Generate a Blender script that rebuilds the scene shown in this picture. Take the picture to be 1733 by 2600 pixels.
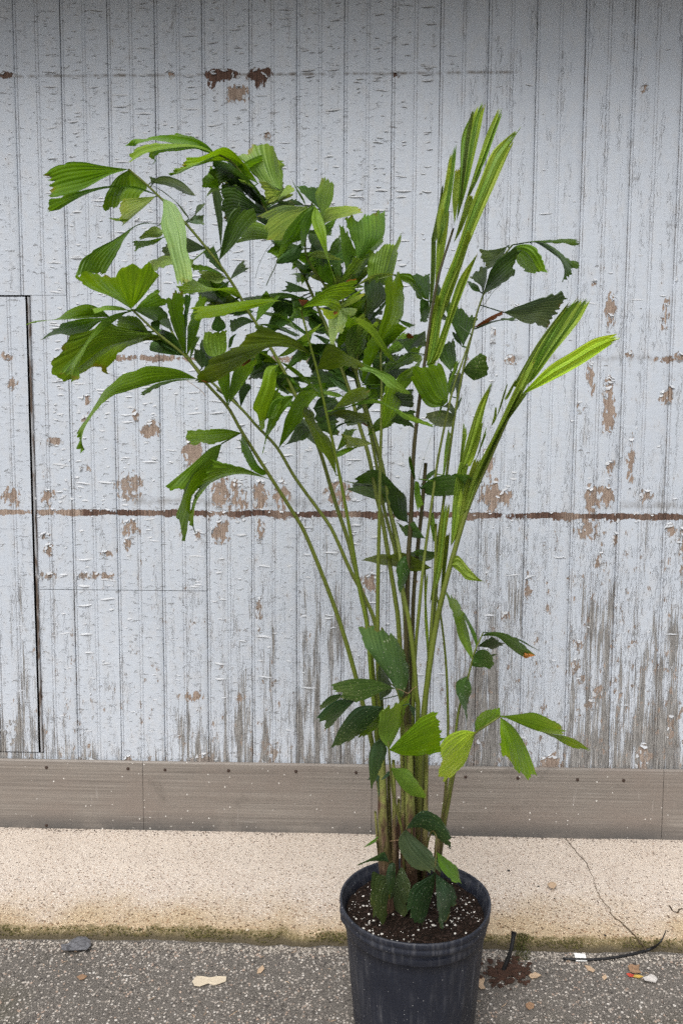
import bpy, bmesh, math, random
from mathutils import Vector, Matrix, noise

for o in list(bpy.data.objects):
    bpy.data.objects.remove(o)
scene = bpy.context.scene
C = scene.collection
random.seed(7)
R = math.radians

# ------------------------------------------------------------------ camera
# wall face = plane Y 0, asphalt = Z 0, camera 3 m in front of the wall
CAM = Vector((0.0, -3.0, 1.61))
PITCH, YAW, ROLL, FPX = R(4.98), R(1.585), R(0.287), 1964.0
IW, IH = 1733.0, 2600.0


def cam_axes():
    m = Matrix.Rotation(YAW, 3, 'Z')
    f = m @ Vector((0, math.cos(PITCH), -math.sin(PITCH)))
    u = m @ Vector((0, math.sin(PITCH), math.cos(PITCH)))
    x = m @ Vector((1, 0, 0))
    cr, sr = math.cos(ROLL), math.sin(ROLL)
    return cr * x + sr * u, -sr * x + cr * u, f


AX, AU, AF = cam_axes()
camd = bpy.data.cameras.new('camera')
camd.sensor_fit = 'VERTICAL'
camd.sensor_height = 36.0
camd.lens = FPX / IH * 36.0
camd.clip_start = 0.05
camd.clip_end = 600
cam = bpy.data.objects.new('camera', camd)
C.objects.link(cam)
rm = Matrix((AX, AU, -AF)).transposed()
cam.matrix_world = Matrix.Translation(CAM) @ rm.to_4x4()
scene.camera = cam

# ------------------------------------------------------------------ light
SUN_EL, SUN_AZ = R(52), R(200)      # azimuth clockwise from +Y; sun stands behind the camera
world = bpy.data.worlds.new('World')
scene.world = world
world.use_nodes = True
wn = world.node_tree.nodes
wl = world.node_tree.links
wn.clear()
wo = wn.new('ShaderNodeOutputWorld')
bg = wn.new('ShaderNodeBackground')
sky = wn.new('ShaderNodeTexSky')
sky.sky_type = 'NISHITA'
sky.sun_disc = False
sky.sun_elevation = SUN_EL
sky.sun_rotation = SUN_AZ
sky.air_density = 1.0
sky.dust_density = 5.0
sky.ozone_density = 1.0
hs = wn.new('ShaderNodeHueSaturation')      # a thick cloud cover: nearly colourless sky light
hs.inputs['Saturation'].default_value = 0.22
wl.new(sky.outputs[0], hs.inputs['Color'])
wl.new(hs.outputs[0], bg.inputs['Color'])
bg.inputs['Strength'].default_value = 0.13
wl.new(bg.outputs[0], wo.inputs['Surface'])

sd = bpy.data.lights.new('sun', 'SUN')
sd.energy = 1.3
sd.angle = R(38)
sd.color = (1.0, 0.97, 0.93)
sun = bpy.data.objects.new('sun', sd)
C.objects.link(sun)
sdir = Vector((math.sin(SUN_AZ) * math.cos(SUN_EL), math.cos(SUN_AZ) * math.cos(SUN_EL), math.sin(SUN_EL)))
sun.rotation_euler = sdir.to_track_quat('Z', 'Y').to_euler()
sun.location = sdir * 20

vs = scene.view_settings
vs.view_transform = 'Standard'
vs.look = 'None'
vs.exposure = 0.25
vs.gamma = 1.0
vs.use_curve_mapping = False
cy = scene.cycles
cy.max_bounces = 5
cy.diffuse_bounces = 3
cy.glossy_bounces = 2
cy.transmission_bounces = 3
cy.use_adaptive_sampling = True
cy.adaptive_threshold = 0.012
cy.use_denoising = False

# ------------------------------------------------------------------ helpers


def ray(px, py):
    return AF + AX * ((px - IW / 2) / FPX) - AU * ((py - IH / 2) / FPX)


def onY(px, py, Y):
    d = ray(px, py)
    return CAM + d * ((Y - CAM.y) / d.y)


def onZ(px, py, Z):
    d = ray(px, py)
    return CAM + d * ((Z - CAM.z) / d.z)


def mesh_obj(name, verts, faces, mat=None, parent=None, smooth=True, uvs=None):
    me = bpy.data.meshes.new(name)
    me.from_pydata([tuple(v) for v in verts], [], faces)
    if uvs is not None:
        ul = me.uv_layers.new(name='UVMap')
        buf = []
        for p in me.polygons:
            for vi in p.vertices:
                buf.extend(uvs[vi])
        ul.data.foreach_set('uv', buf)
    if smooth:
        me.polygons.foreach_set('use_smooth', [True] * len(me.polygons))
    me.update()
    o = bpy.data.objects.new(name, me)
    C.objects.link(o)
    if mat:
        me.materials.append(mat)
    if parent:
        o.parent = parent
        o.matrix_parent_inverse = Matrix.Translation(-parent.location)
    return o


def empty(name, loc):
    o = bpy.data.objects.new(name, None)
    C.objects.link(o)
    o.location = loc
    o.empty_display_size = 0.1
    return o


def tag(o, label=None, cat=None, group=None, kind=None):
    if label:
        o['label'] = label
    if cat:
        o['category'] = cat
    if group:
        o['group'] = group
    if kind:
        o['kind'] = kind
    return o


def fattr(o, name, vals):
    a = o.data.attributes.new(name, 'FLOAT', 'POINT')
    a.data.foreach_set('value', vals)


def cr_resample(pts, n):
    """Catmull-Rom through pts, n samples evenly spaced along the curve."""
    if len(pts) == 2:
        return [pts[0].lerp(pts[1], i / (n - 1)) for i in range(n)]
    dense = []
    P = [pts[0] * 2 - pts[1]] + list(pts) + [pts[-1] * 2 - pts[-2]]
    for i in range(1, len(P) - 2):
        p0, p1, p2, p3 = P[i - 1], P[i], P[i + 1], P[i + 2]
        for k in range(10):
            t = k / 10
            dense.append(0.5 * ((2 * p1) + (p2 - p0) * t + (2 * p0 - 5 * p1 + 4 * p2 - p3) * t * t
                                + (3 * p1 - p0 - 3 * p2 + p3) * t ** 3))
    dense.append(pts[-1].copy())
    return lin_resample(dense, n)


def lin_resample(pts, n):
    L = [0.0]
    for a, b in zip(pts, pts[1:]):
        L.append(L[-1] + (b - a).length)
    out = []
    j = 0
    for i in range(n):
        s = L[-1] * i / (n - 1)
        while j < len(L) - 2 and L[j + 1] < s:
            j += 1
        seg = L[j + 1] - L[j]
        out.append(pts[j].lerp(pts[j + 1], 0 if seg < 1e-9 else min(1, max(0, (s - L[j]) / seg))))
    return out


def tube_data(path, radii, seg=8, base=0):
    """verts, faces of a tapered tube along world points, with end caps."""
    V, F = [], []
    up = Vector((0.13, 1, 0.21)).normalized()
    n = len(path)
    for i, p in enumerate(path):
        t = (path[min(i + 1, n - 1)] - path[max(i - 1, 0)]).normalized()
        a = t.cross(up).normalized()
        b = t.cross(a).normalized()
        r = radii[i]
        for k in range(seg):
            th = 2 * math.pi * k / seg
            V.append(p + a * (r * math.cos(th)) + b * (r * math.sin(th)))
    for i in range(n - 1):
        for k in range(seg):
            k2 = (k + 1) % seg
            F.append((base + i * seg + k, base + i * seg + k2, base + (i + 1) * seg + k2, base + (i + 1) * seg + k))
    F.append(tuple(base + k for k in range(seg)))
    F.append(tuple(base + (n - 1) * seg + k for k in reversed(range(seg))))
    return V, F


# ------------------------------------------------------------------ node helpers
class NT:
    def __init__(self, name):
        self.m = bpy.data.materials.new(name)
        self.m.use_nodes = True
        self.t = self.m.node_tree
        self.t.nodes.clear()
        self.out = self.n('ShaderNodeOutputMaterial')

    def n(self, typ, **kw):
        nd = self.t.nodes.new(typ)
        for k, v in kw.items():
            setattr(nd, k, v)
        return nd

    def put(self, sock, v):
        if v is None:
            return
        if isinstance(v, bpy.types.NodeSocket):
            self.t.links.new(v, sock)
        elif isinstance(v, (tuple, list)) and len(v) == 3 and sock.type == 'RGBA':
            sock.default_value = (*v, 1)
        else:
            sock.default_value = v

    def math(self, op, a, b=None, c=None, clamp=False):
        nd = self.n('ShaderNodeMath', operation=op, use_clamp=clamp)
        self.put(nd.inputs[0], a)
        self.put(nd.inputs[1], b)
        self.put(nd.inputs[2], c)
        return nd.outputs[0]

    def mix(self, f, a, b, mode='MIX'):
        nd = self.n('ShaderNodeMix', data_type='RGBA', blend_type=mode)
        self.put(nd.inputs['Factor'], f)
        self.put(nd.inputs[6], a)
        self.put(nd.inputs[7], b)
        return nd.outputs[2]

    def noise(self, vec, scale=1.0, detail=3.0, rough=0.55, dist=0.0, w=None):
        nd = self.n('ShaderNodeTexNoise')
        self.put(nd.inputs['Vector'], vec)
        self.put(nd.inputs['Scale'], scale)
        self.put(nd.inputs['Detail'], detail)
        self.put(nd.inputs['Roughness'], rough)
        self.put(nd.inputs['Distortion'], dist)
        return nd.outputs['Fac']

    def voro(self, vec, scale, feature='F1', out='Distance', rnd=1.0, metric='EUCLIDEAN', dim='3D'):
        nd = self.n('ShaderNodeTexVoronoi', feature=feature, distance=metric, voronoi_dimensions=dim)
        self.put(nd.inputs['Vector'], vec)
        self.put(nd.inputs['Scale'], scale)
        self.put(nd.inputs['Randomness'], rnd)
        return nd.outputs[out]

    def vmul(self, vec, s, off=(0, 0, 0)):
        nd = self.n('ShaderNodeMapping')
        self.put(nd.inputs['Vector'], vec)
        nd.inputs['Scale'].default_value = s
        nd.inputs['Location'].default_value = off
        return nd.outputs[0]

    def pos(self):
        return self.n('ShaderNodeNewGeometry').outputs['Position']

    def attr(self, name, out='Fac'):
        return self.n('ShaderNodeAttribute', attribute_name=name).outputs[out]

    def ss(self, v, lo, hi):
        nd = self.n('ShaderNodeMapRange', interpolation_type='SMOOTHSTEP')
        self.put(nd.inputs['Value'], v)
        self.put(nd.inputs['From Min'], lo)
        self.put(nd.inputs['From Max'], hi)
        return nd.outputs[0]

    def ramp(self, v, stops):
        nd = self.n('ShaderNodeValToRGB')
        self.put(nd.inputs[0], v)
        el = nd.color_ramp.elements
        while len(el) < len(stops):
            el.new(0.5)
        for e, (p, c) in zip(el, stops):
            e.position = p
            e.color = (*c, 1)
        return nd.outputs[0]

    def bump(self, h, dist, strength=1.0, nrm=None):
        nd = self.n('ShaderNodeBump')
        self.put(nd.inputs['Height'], h)
        nd.inputs['Distance'].default_value = dist
        nd.inputs['Strength'].default_value = strength
        if nrm is not None:
            self.put(nd.inputs['Normal'], nrm)
        return nd.outputs[0]

    def bsdf(self, color, rough=0.6, nrm=None, spec=0.4, finish=True, **kw):
        b = self.n('ShaderNodeBsdfPrincipled')
        self.put(b.inputs['Base Color'], color)
        self.put(b.inputs['Roughness'], rough)
        self.put(b.inputs['Specular IOR Level'], spec)
        if nrm is not None:
            self.put(b.inputs['Normal'], nrm)
        for k, v in kw.items():
            self.put(b.inputs[k], v)
        if finish:
            self.t.links.new(b.outputs[0], self.out.inputs[0])
        return b.outputs[0]


def simple_mat(name, col, rough=0.6, var=0.25, scale=40, spec=0.4, bump=0.0):
    t = NT(name)
    p = t.pos()
    n = t.noise(p, scale, 4)
    c = t.mix(n, tuple(max(0, x * (1 - var)) for x in col), tuple(min(1, x * (1 + var)) for x in col))
    t.bsdf(c, rough, t.bump(n, bump) if bump else None, spec)
    return t.m
# ================================================================== materials of the setting


def make_paint():
    t = NT('peeling_grey_paint')
    sx = t.n('ShaderNodeSeparateXYZ')
    t.put(sx.inputs[0], t.pos())
    cx = t.n('ShaderNodeCombineXYZ')
    t.put(cx.inputs[0], sx.outputs[0])
    t.put(cx.inputs[1], sx.outputs[2])
    P = cx.outputs[0]                       # wall plane: x, height
    peel, tone, grain, groove, dirt = (t.attr(k) for k in ('peel', 'tone', 'grain', 'groove', 'dirt'))
    # flaked patches: paint comes away in blocky pieces with upright sides
    warp = t.noise(t.vmul(P, (40, 40, 1)), 1, 2, 0.6)
    wv = t.n('ShaderNodeCombineXYZ')
    t.put(wv.inputs[0], t.math('MULTIPLY', warp, 0.022))
    t.put(wv.inputs[1], t.math('MULTIPLY', warp, 0.03))
    pw = t.n('ShaderNodeVectorMath', operation='ADD')
    t.put(pw.inputs[0], P)
    t.put(pw.inputs[1], wv.outputs[0])
    cell = t.voro(t.vmul(pw.outputs[0], (105, 46, 1)), 1, 'F1', 'Color', 1.0, 'CHEBYCHEV', '2D')
    sc_ = t.n('ShaderNodeSeparateColor')
    t.put(sc_.inputs[0], cell)
    n1 = t.noise(t.vmul(P, (30, 17, 1)), 1, 3, 0.6)
    n2 = t.noise(t.vmul(P, (260, 30, 1), (3, 1, 0)), 1, 2, 0.6)
    rag = t.math('ADD', t.math('MULTIPLY', t.math('SUBTRACT', sc_.outputs[0], 0.5), 0.62), t.math('MULTIPLY', t.math('SUBTRACT', n1, 0.5), 1.0))
    rag = t.math('ADD', rag, t.math('MULTIPLY', t.math('SUBTRACT', n2, 0.5), 0.75))
    bare = t.ss(t.math('ADD', peel, rag), 0.56, 0.60)
    # weathered streaks along the grain
    s1 = t.noise(t.vmul(P, (260, 4.5, 1), (0, 3, 0)), 1, 2, 0.6)
    s2 = t.noise(t.vmul(P, (650, 7, 1), (0, 5, 0)), 1, 1, 0.6)
    s3 = t.noise(t.vmul(P, (30, 2.6, 1), (0, 9, 0)), 1, 2, 0.6)
    st = t.math('ADD', t.math('MULTIPLY', s1, 0.6), t.math('MULTIPLY', s2, 0.4))
    stv = t.math('ADD', t.math('ADD', t.math('MULTIPLY', t.math('SUBTRACT', st, 0.5), 1.3), t.math('MULTIPLY', t.math('SUBTRACT', s3, 0.5), 1.5)), grain)
    streak = t.ss(stv, 0.47, 0.56)
    # fine cracks in the paint film
    hn = t.noise(t.vmul(pw.outputs[0], (9, 70, 1), (2, 0, 0)), 1, 1, 0.5)
    hm = t.noise(t.vmul(P, (34, 60, 1), (5, 5, 0)), 1, 1, 0.5)
    hc = t.math('MULTIPLY', t.ss(t.math('ABSOLUTE', t.math('SUBTRACT', hn, 0.5)), 0.016, 0.005), t.ss(t.math('MULTIPLY', hm, t.attr('hcrack')), 0.55, 0.62))
    vn = t.noise(t.vmul(pw.outputs[0], (85, 9, 1), (4, 2, 0)), 1, 2, 0.5)
    vc = t.math('MULTIPLY', t.ss(t.math('ABSOLUTE', t.math('SUBTRACT', vn, 0.5)), 0.020, 0.006), t.ss(t.math('ADD', t.math('ADD', s3, t.math('MULTIPLY', grain, 0.45)), t.math('MULTIPLY', t.attr('hcrack'), -0.14)), 0.42, 0.56))
    crack = t.math('MAXIMUM', hc, t.math('MULTIPLY', vc, 0.75))
    wood = t.math('MAXIMUM', bare, streak)
    # colours
    big = t.noise(P, 2.2, 2)
    paint = t.mix(big, (0.485, 0.53, 0.595), (0.58, 0.628, 0.695))
    paint = t.mix(t.math('MULTIPLY', t.ss(n1, 0.40, 0.80), 0.7), paint, (0.55, 0.57, 0.60))
    paint = t.mix(t.math('MULTIPLY', t.ss(s3, 0.58, 0.85), 0.30), paint, (0.36, 0.35, 0.34))
    paint = t.mix(t.math('MULTIPLY', dirt, t.ss(n1, 0.3, 0.65)), paint, (0.17, 0.155, 0.14))
    wg = t.math('ADD', t.math('MULTIPLY', s2, 0.75), t.math('MULTIPLY', n2, 0.25))
    wg = t.ss(wg, 0.28, 0.72)
    grey = t.mix(wg, (0.095, 0.09, 0.085), (0.44, 0.43, 0.415))
    tan = t.mix(wg, (0.17, 0.115, 0.085), (0.50, 0.40, 0.33))
    red = t.mix(wg, (0.022, 0.013, 0.010), (0.20, 0.115, 0.085))
    w1 = t.mix(t.ss(tone, 0.0, 0.5), grey, tan)
    w2 = t.mix(t.ss(tone, 0.55, 1.0), w1, red)
    wcol = t.mix(bare, grey, w2)
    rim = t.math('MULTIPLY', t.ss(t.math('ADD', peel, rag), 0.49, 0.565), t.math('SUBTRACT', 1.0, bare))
    paint = t.mix(t.math('MULTIPLY', rim, t.math('MULTIPLY', t.ss(hm, 0.35, 0.55), 0.55)), paint, (0.16, 0.14, 0.125))  # dark rim painted in for the gap and shadow under lifted paint edges
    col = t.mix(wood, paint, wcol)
    col = t.mix(t.math('MULTIPLY', crack, 0.5), col, (0.13, 0.12, 0.11))
    gd = t.math('MULTIPLY', groove, t.ss(n1, 0.28, 0.72))
    col = t.mix(gd, col, (0.125, 0.095, 0.078))
    # relief: the paint film stands over bare wood
    h = t.math('ADD', t.math('MULTIPLY', wood, -0.6), t.math('MULTIPLY', crack, -0.7))
    h = t.math('ADD', h, t.math('MULTIPLY', hm, 0.42))
    h = t.math('ADD', h, t.math('MULTIPLY', s1, 0.12))
    h = t.math('ADD', h, t.math('MULTIPLY', t.math('MULTIPLY', wg, wood), 0.35))
    rough = t.math('ADD', t.math('MULTIPLY', wood, 0.33), 0.50)
    t.bsdf(col, rough, t.bump(h, 0.0026, 0.9), 0.3)
    return t.m


def make_flake():
    t = NT('curled_paint')
    n = t.noise(t.pos(), 30, 3)
    t.bsdf(t.mix(n, (0.50, 0.52, 0.55), (0.60, 0.62, 0.65)), 0.55, None, 0.3)
    return t.m


def make_plate():
    t = NT('brown_kick_plate')
    P = t.pos()
    h = t.ss(t.noise(t.vmul(P, (1.2, 1, 110)), 1, 4, 0.65), 0.25, 0.75)
    b = t.noise(t.vmul(P, (3, 1, 5)), 1, 4)
    col = t.mix(h, (0.160, 0.141, 0.124), (0.305, 0.274, 0.243))
    col = t.mix(t.ss(b, 0.35, 0.7), col, (0.225, 0.192, 0.168))
    low = t.attr('low')
    col = t.mix(t.math('MULTIPLY', low, t.ss(b, 0.25, 0.6)), col, (0.105, 0.10, 0.095))
    sm = t.ss(t.noise(t.vmul(P, (9, 1, 7), (3, 0, 3)), 1, 4, 0.65), 0.55, 0.75)
    col = t.mix(t.math('MULTIPLY', sm, 0.6), col, (0.13, 0.115, 0.10))
    sc = t.ss(t.noise(t.vmul(P, (1.5, 1, 250), (5, 0, 2)), 1, 2), 0.64, 0.70)
    sc = t.math('MULTIPLY', sc, t.ss(t.noise(t.vmul(P, (3, 1, 9), (2, 0, 1)), 1, 2), 0.5, 0.6))
    col = t.mix(t.math('MULTIPLY', sc, 0.5), col, (0.45, 0.43, 0.40))
    v = t.voro(P, 46)
    vc = t.voro(P, 46, 'F1', 'Color')
    sep = t.n('ShaderNodeSeparateColor')
    t.put(sep.inputs[0], vc)
    size = t.math('MULTIPLY', t.ss(sep.outputs[0], 0.40, 1.0), 0.14)
    white = t.ss(t.math('SUBTRACT', v, size), 0.01, -0.02)
    col = t.mix(white, col, (0.72, 0.70, 0.66))
    v2 = t.voro(t.vmul(P, (1, 1, 0.8)), 95)
    vc2 = t.voro(t.vmul(P, (1, 1, 0.8)), 95, 'F1', 'Color')
    sep2 = t.n('ShaderNodeSeparateColor')
    t.put(sep2.inputs[0], vc2)
    dk = t.ss(t.math('SUBTRACT', v2, t.math('MULTIPLY', t.ss(t.math('ADD', sep2.outputs[1], t.math('MULTIPLY', low, 0.30)), 0.80, 1.15), 0.24)), 0.01, -0.03)
    col = t.mix(t.math('MULTIPLY', dk, 0.65), col, (0.055, 0.05, 0.045))
    drip = t.math('MULTIPLY', t.ss(t.noise(t.vmul(P, (60, 1, 3), (7, 0, 0)), 1, 2), 0.66, 0.74), t.ss(t.noise(t.vmul(P, (4, 1, 6), (1, 0, 4)), 1, 2), 0.46, 0.58))
    col = t.mix(t.math('MULTIPLY', drip, 0.4), col, (0.5, 0.47, 0.44))
    t.bsdf(col, 0.5, t.bump(h, 0.0006), 0.35)
    return t.m


def make_concrete():
    t = NT('exposed_aggregate_concrete')
    P = t.pos()
    edge = t.attr('edge')
    vd = t.voro(P, 125)
    vc = t.voro(P, 125, 'F1', 'Color')
    sep = t.n('ShaderNodeSeparateColor')
    t.put(sep.inputs[0], vc)
    n = t.noise(P, 14, 3)
    n3 = t.noise(P, 4.5, 4)
    f = t.noise(P, 330, 2, 0.7)
    peb = t.ramp(sep.outputs[0], [(0.0, (0.10, 0.07, 0.055)), (0.07, (0.30, 0.20, 0.14)), (0.22, (0.58, 0.46, 0.37)),
                                  (0.55, (0.78, 0.68, 0.60)), (0.9, (0.88, 0.80, 0.72)), (1.0, (0.46, 0.31, 0.22))])
    mort = t.mix(n3, (0.67, 0.578, 0.49), (0.81, 0.73, 0.64))
    mort = t.mix(t.ss(f, 0.35, 0.75), t.mix(1.0, mort, (0.72, 0.70, 0.68), 'MULTIPLY'), mort)
    blo = t.ss(t.noise(t.vmul(P, (1, 1, 1), (7, 3, 0)), 7, 4, 0.65), 0.50, 0.78)
    mort = t.mix(t.math('MULTIPLY', blo, 0.35), mort, (0.42, 0.34, 0.28))
    stone = t.ss(t.math('ADD', vd, t.math('MULTIPLY', edge, -0.16)), 0.42, 0.26)
    col = t.mix(stone, mort, peb)
    pit = t.math('MULTIPLY', t.ss(sep.outputs[1], 0.74, 0.90), t.ss(vd, 0.42, 0.26))
    pit = t.math('MULTIPLY', pit, t.math('SUBTRACT', 1.0, t.math('MULTIPLY', edge, 0.4)))
    col = t.mix(t.math('MULTIPLY', pit, 0.85), col, (0.13, 0.095, 0.08))
    e1 = t.math('ADD', edge, t.math('MULTIPLY', t.math('SUBTRACT', n3, 0.5), 1.0))
    och = t.math('MULTIPLY', t.ss(e1, 0.30, 0.95), 0.75)
    col = t.mix(och, col, t.mix(1.0, col, (0.72, 0.60, 0.38), 'MULTIPLY'))
    e2 = t.math('ADD', t.math('ADD', edge, t.math('MULTIPLY', t.math('SUBTRACT', n, 0.5), 0.75)), t.math('MULTIPLY', t.math('SUBTRACT', n3, 0.5), 0.5))
    moss = t.math('MULTIPLY', t.ss(e2, 0.92, 1.16), t.ss(t.math('ADD', f, t.math('MULTIPLY', edge, 0.12)), 0.46, 0.68))
    col = t.mix(t.math('MULTIPLY', moss, 0.9), col, t.mix(f, (0.045, 0.042, 0.015), (0.19, 0.155, 0.05)))
    dark = t.ss(t.math('ADD', edge, t.math('MULTIPLY', t.math('SUBTRACT', n, 0.5), 0.4)), 1.15, 1.42)
    col = t.mix(dark, col, t.mix(f, (0.04, 0.035, 0.025), (0.15, 0.12, 0.07)))
    h = t.math('ADD', t.math('MULTIPLY', stone, 0.6), t.math('MULTIPLY', pit, -0.9))
    h = t.math('ADD', h, t.math('MULTIPLY', f, 0.4))
    t.bsdf(col, 0.85, t.bump(h, 0.0032, 0.9), 0.25)
    return t.m


def make_asphalt():
    t = NT('worn_asphalt')
    P = t.pos()
    vd = t.voro(P, 100)
    vc = t.voro(P, 100, 'F1', 'Color')
    sep = t.n('ShaderNodeSeparateColor')
    t.put(sep.inputs[0], vc)
    st = t.ramp(sep.outputs[0], [(0.0, (0.09, 0.08, 0.07)), (0.35, (0.20, 0.18, 0.16)), (0.62, (0.34, 0.305, 0.27)), (0.85, (0.50, 0.45, 0.40)), (1.0, (0.66, 0.62, 0.57))])
    big = t.noise(P, 4.5, 3)
    f = t.noise(P, 300, 2, 0.7)
    tar = t.mix(big, (0.060, 0.054, 0.048), (0.14, 0.126, 0.112))
    tar = t.mix(t.ss(f, 0.46, 0.70), tar, (0.32, 0.29, 0.255))
    stone = t.ss(t.math('SUBTRACT', vd, t.math('MULTIPLY', sep.outputs[1], 0.34)), 0.24, 0.10)
    col = t.mix(stone, tar, st)
    mossy = t.ss(t.noise(P, 2.6, 3), 0.55, 0.72)
    col = t.mix(t.math('MULTIPLY', mossy, 0.35), col, (0.085, 0.08, 0.045))
    h = t.math('ADD', t.math('MULTIPLY', stone, 0.8), t.math('MULTIPLY', f, 0.5))
    h = t.math('ADD', h, t.math('MULTIPLY', big, 0.8))
    t.bsdf(col, 0.85, t.bump(h, 0.004, 0.9), 0.3)
    return t.m


M = {}
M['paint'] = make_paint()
M['flake'] = make_flake()
M['plate'] = make_plate()
M['concrete'] = make_concrete()
M['asphalt'] = make_asphalt()
M['dark'] = simple_mat('dark_gap', (0.02, 0.018, 0.016), 0.9)
M['slit'] = simple_mat('crack_and_lip_shade', (0.25, 0.24, 0.235), 0.9, 0.5, 60)
M['screw'] = simple_mat('rusty_screw', (0.05, 0.03, 0.022), 0.7, 0.5, 300)
M['soffit'] = simple_mat('soffit_paint', (0.40, 0.39, 0.38), 0.7, 0.1, 5)

# ================================================================== ground
o = mesh_obj('asphalt_ground', [(-90, -110, 0), (90, -110, 0), (90, 6, 0), (-90, 6, 0)], [(0, 1, 2, 3)], M['asphalt'], smooth=False)
tag(o, kind='structure')

# concrete strip along the wall, its outer edge rounded and uneven
EDGE = -0.625


def concrete_strip():
    xs = []
    x = -6.0
    while x < 6.001:
        xs.append(x)
        x += 0.02 if -1.7 < x < 1.6 else 0.1
    prof = [(0.06, 0.0), (-0.02, 0.0)] + [(-0.02 - 0.56 * k / 16, 0.0) for k in range(1, 17)] + \
           [(-0.60, -0.002), (-0.612, -0.006), (-0.622, -0.014), (-0.63, -0.026), (-0.636, -0.042), (-0.64, -0.07)]
    V, F, ed = [], [], []
    for x in xs:
        for j, (y, dz) in enumerate(prof):
            k = min(1.0, max(0.0, -y / 0.62))
            e = noise.noise(Vector((x * 2.3, 0, 0))) * 0.016 + noise.noise(Vector((x * 14, 3, 0))) * 0.010 + noise.noise(Vector((x * 38, 5, 0))) * 0.005
            yy = y + e * (k ** 3)
            z = 0.052 - 0.030 * k + dz * 0.55 + 0.003 * noise.noise(Vector((x * 3, y * 6, 2))) + 0.0012 * noise.noise(Vector((x * 25, y * 25, 5)))
            if j == 0:
                z -= 0.002
            V.append((x, yy, z))
            ed.append(min(1.0, max(0.0, 1 - (yy + 0.64) / 0.42)) if j < 18 else 1.0 + 0.1 * (j - 17))
    n = len(prof)
    for i in range(len(xs) - 1):
        for j in range(n - 1):
            F.append((i * n + j, i * n + j + 1, (i + 1) * n + j + 1, (i + 1) * n + j))
    o = mesh_obj('concrete_pavement', V, F, M['concrete'])
    fattr(o, 'edge', ed)
    tag(o, kind='structure')
    return o


pavement = concrete_strip()


def pave_z(y):
    return 0.052 - 0.030 * min(1, max(0, -y / 0.62))


def crack(pts, w0, w1, seed):
    """an open crack in the concrete: a narrow dark furrow with uneven lips"""
    P2 = lin_resample([Vector((*onZ(x, y, 0.045).xy, 0)) for x, y in pts], 60)
    rnd = random.Random(seed)
    V, F = [], []
    n = len(P2)
    for i, p in enumerate(P2):
        t = (P2[min(i + 1, n - 1)] - P2[max(0, i - 1)]).normalized()
        s = Vector((-t.y, t.x, 0))
        w = (w0 + (w1 - w0) * i / n) * rnd.uniform(0.5, 1.5)
        p = p + s * rnd.uniform(-0.003, 0.003)
        z = pave_z(p.y) + 0.0028
        for a, dz in ((-1, 0), (0, -0.003), (1, 0)):
            V.append(p + s * (a * w) + Vector((0, 0, z + dz)))
    for i in range(n - 1):
        for k in range(2):
            F.append((i * 3 + k, i * 3 + k + 1, (i + 1) * 3 + k + 1, (i + 1) * 3 + k))
    return mesh_obj('crack', V, F, M['crackdirt'], pavement)


M['crackdirt'] = simple_mat('crack_dirt', (0.09, 0.065, 0.04), 0.95, 0.4, 150)
crack([(1430, 2128), (1462, 2165), (1490, 2195), (1505, 2230), (1520, 2270), (1540, 2290), (1555, 2315), (1585, 2338), (1615, 2365), (1640, 2395)], 0.0006, 0.0022, 3)
crack([(1698, 2290), (1706, 2303), (1718, 2307), (1728, 2297), (1740, 2300)], 0.001, 0.0015, 4)

# ================================================================== wall of beaded boards
SP = 0.17672
X0 = -1.3182                    # first seam in view
KMIN, KMAX = -8, 22
ZB, ZT = 0.30, 3.47             # bottom of the boards, soffit


def wpt(px, py):
    p = onY(px, py, 0)
    return p.x, p.z


ZBAND = wpt(866, 1306)[1]
ZBAND2 = wpt(866, 911)[1]
ZBAND3 = wpt(520, 190)[1]
ZCUT = wpt(280, 1498)[1]
DOOR_X = wpt(92, 1320)[0]
DOOR_T = wpt(30, 752)[1]
DOOR_B = wpt(50, 1908)[1]

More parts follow.
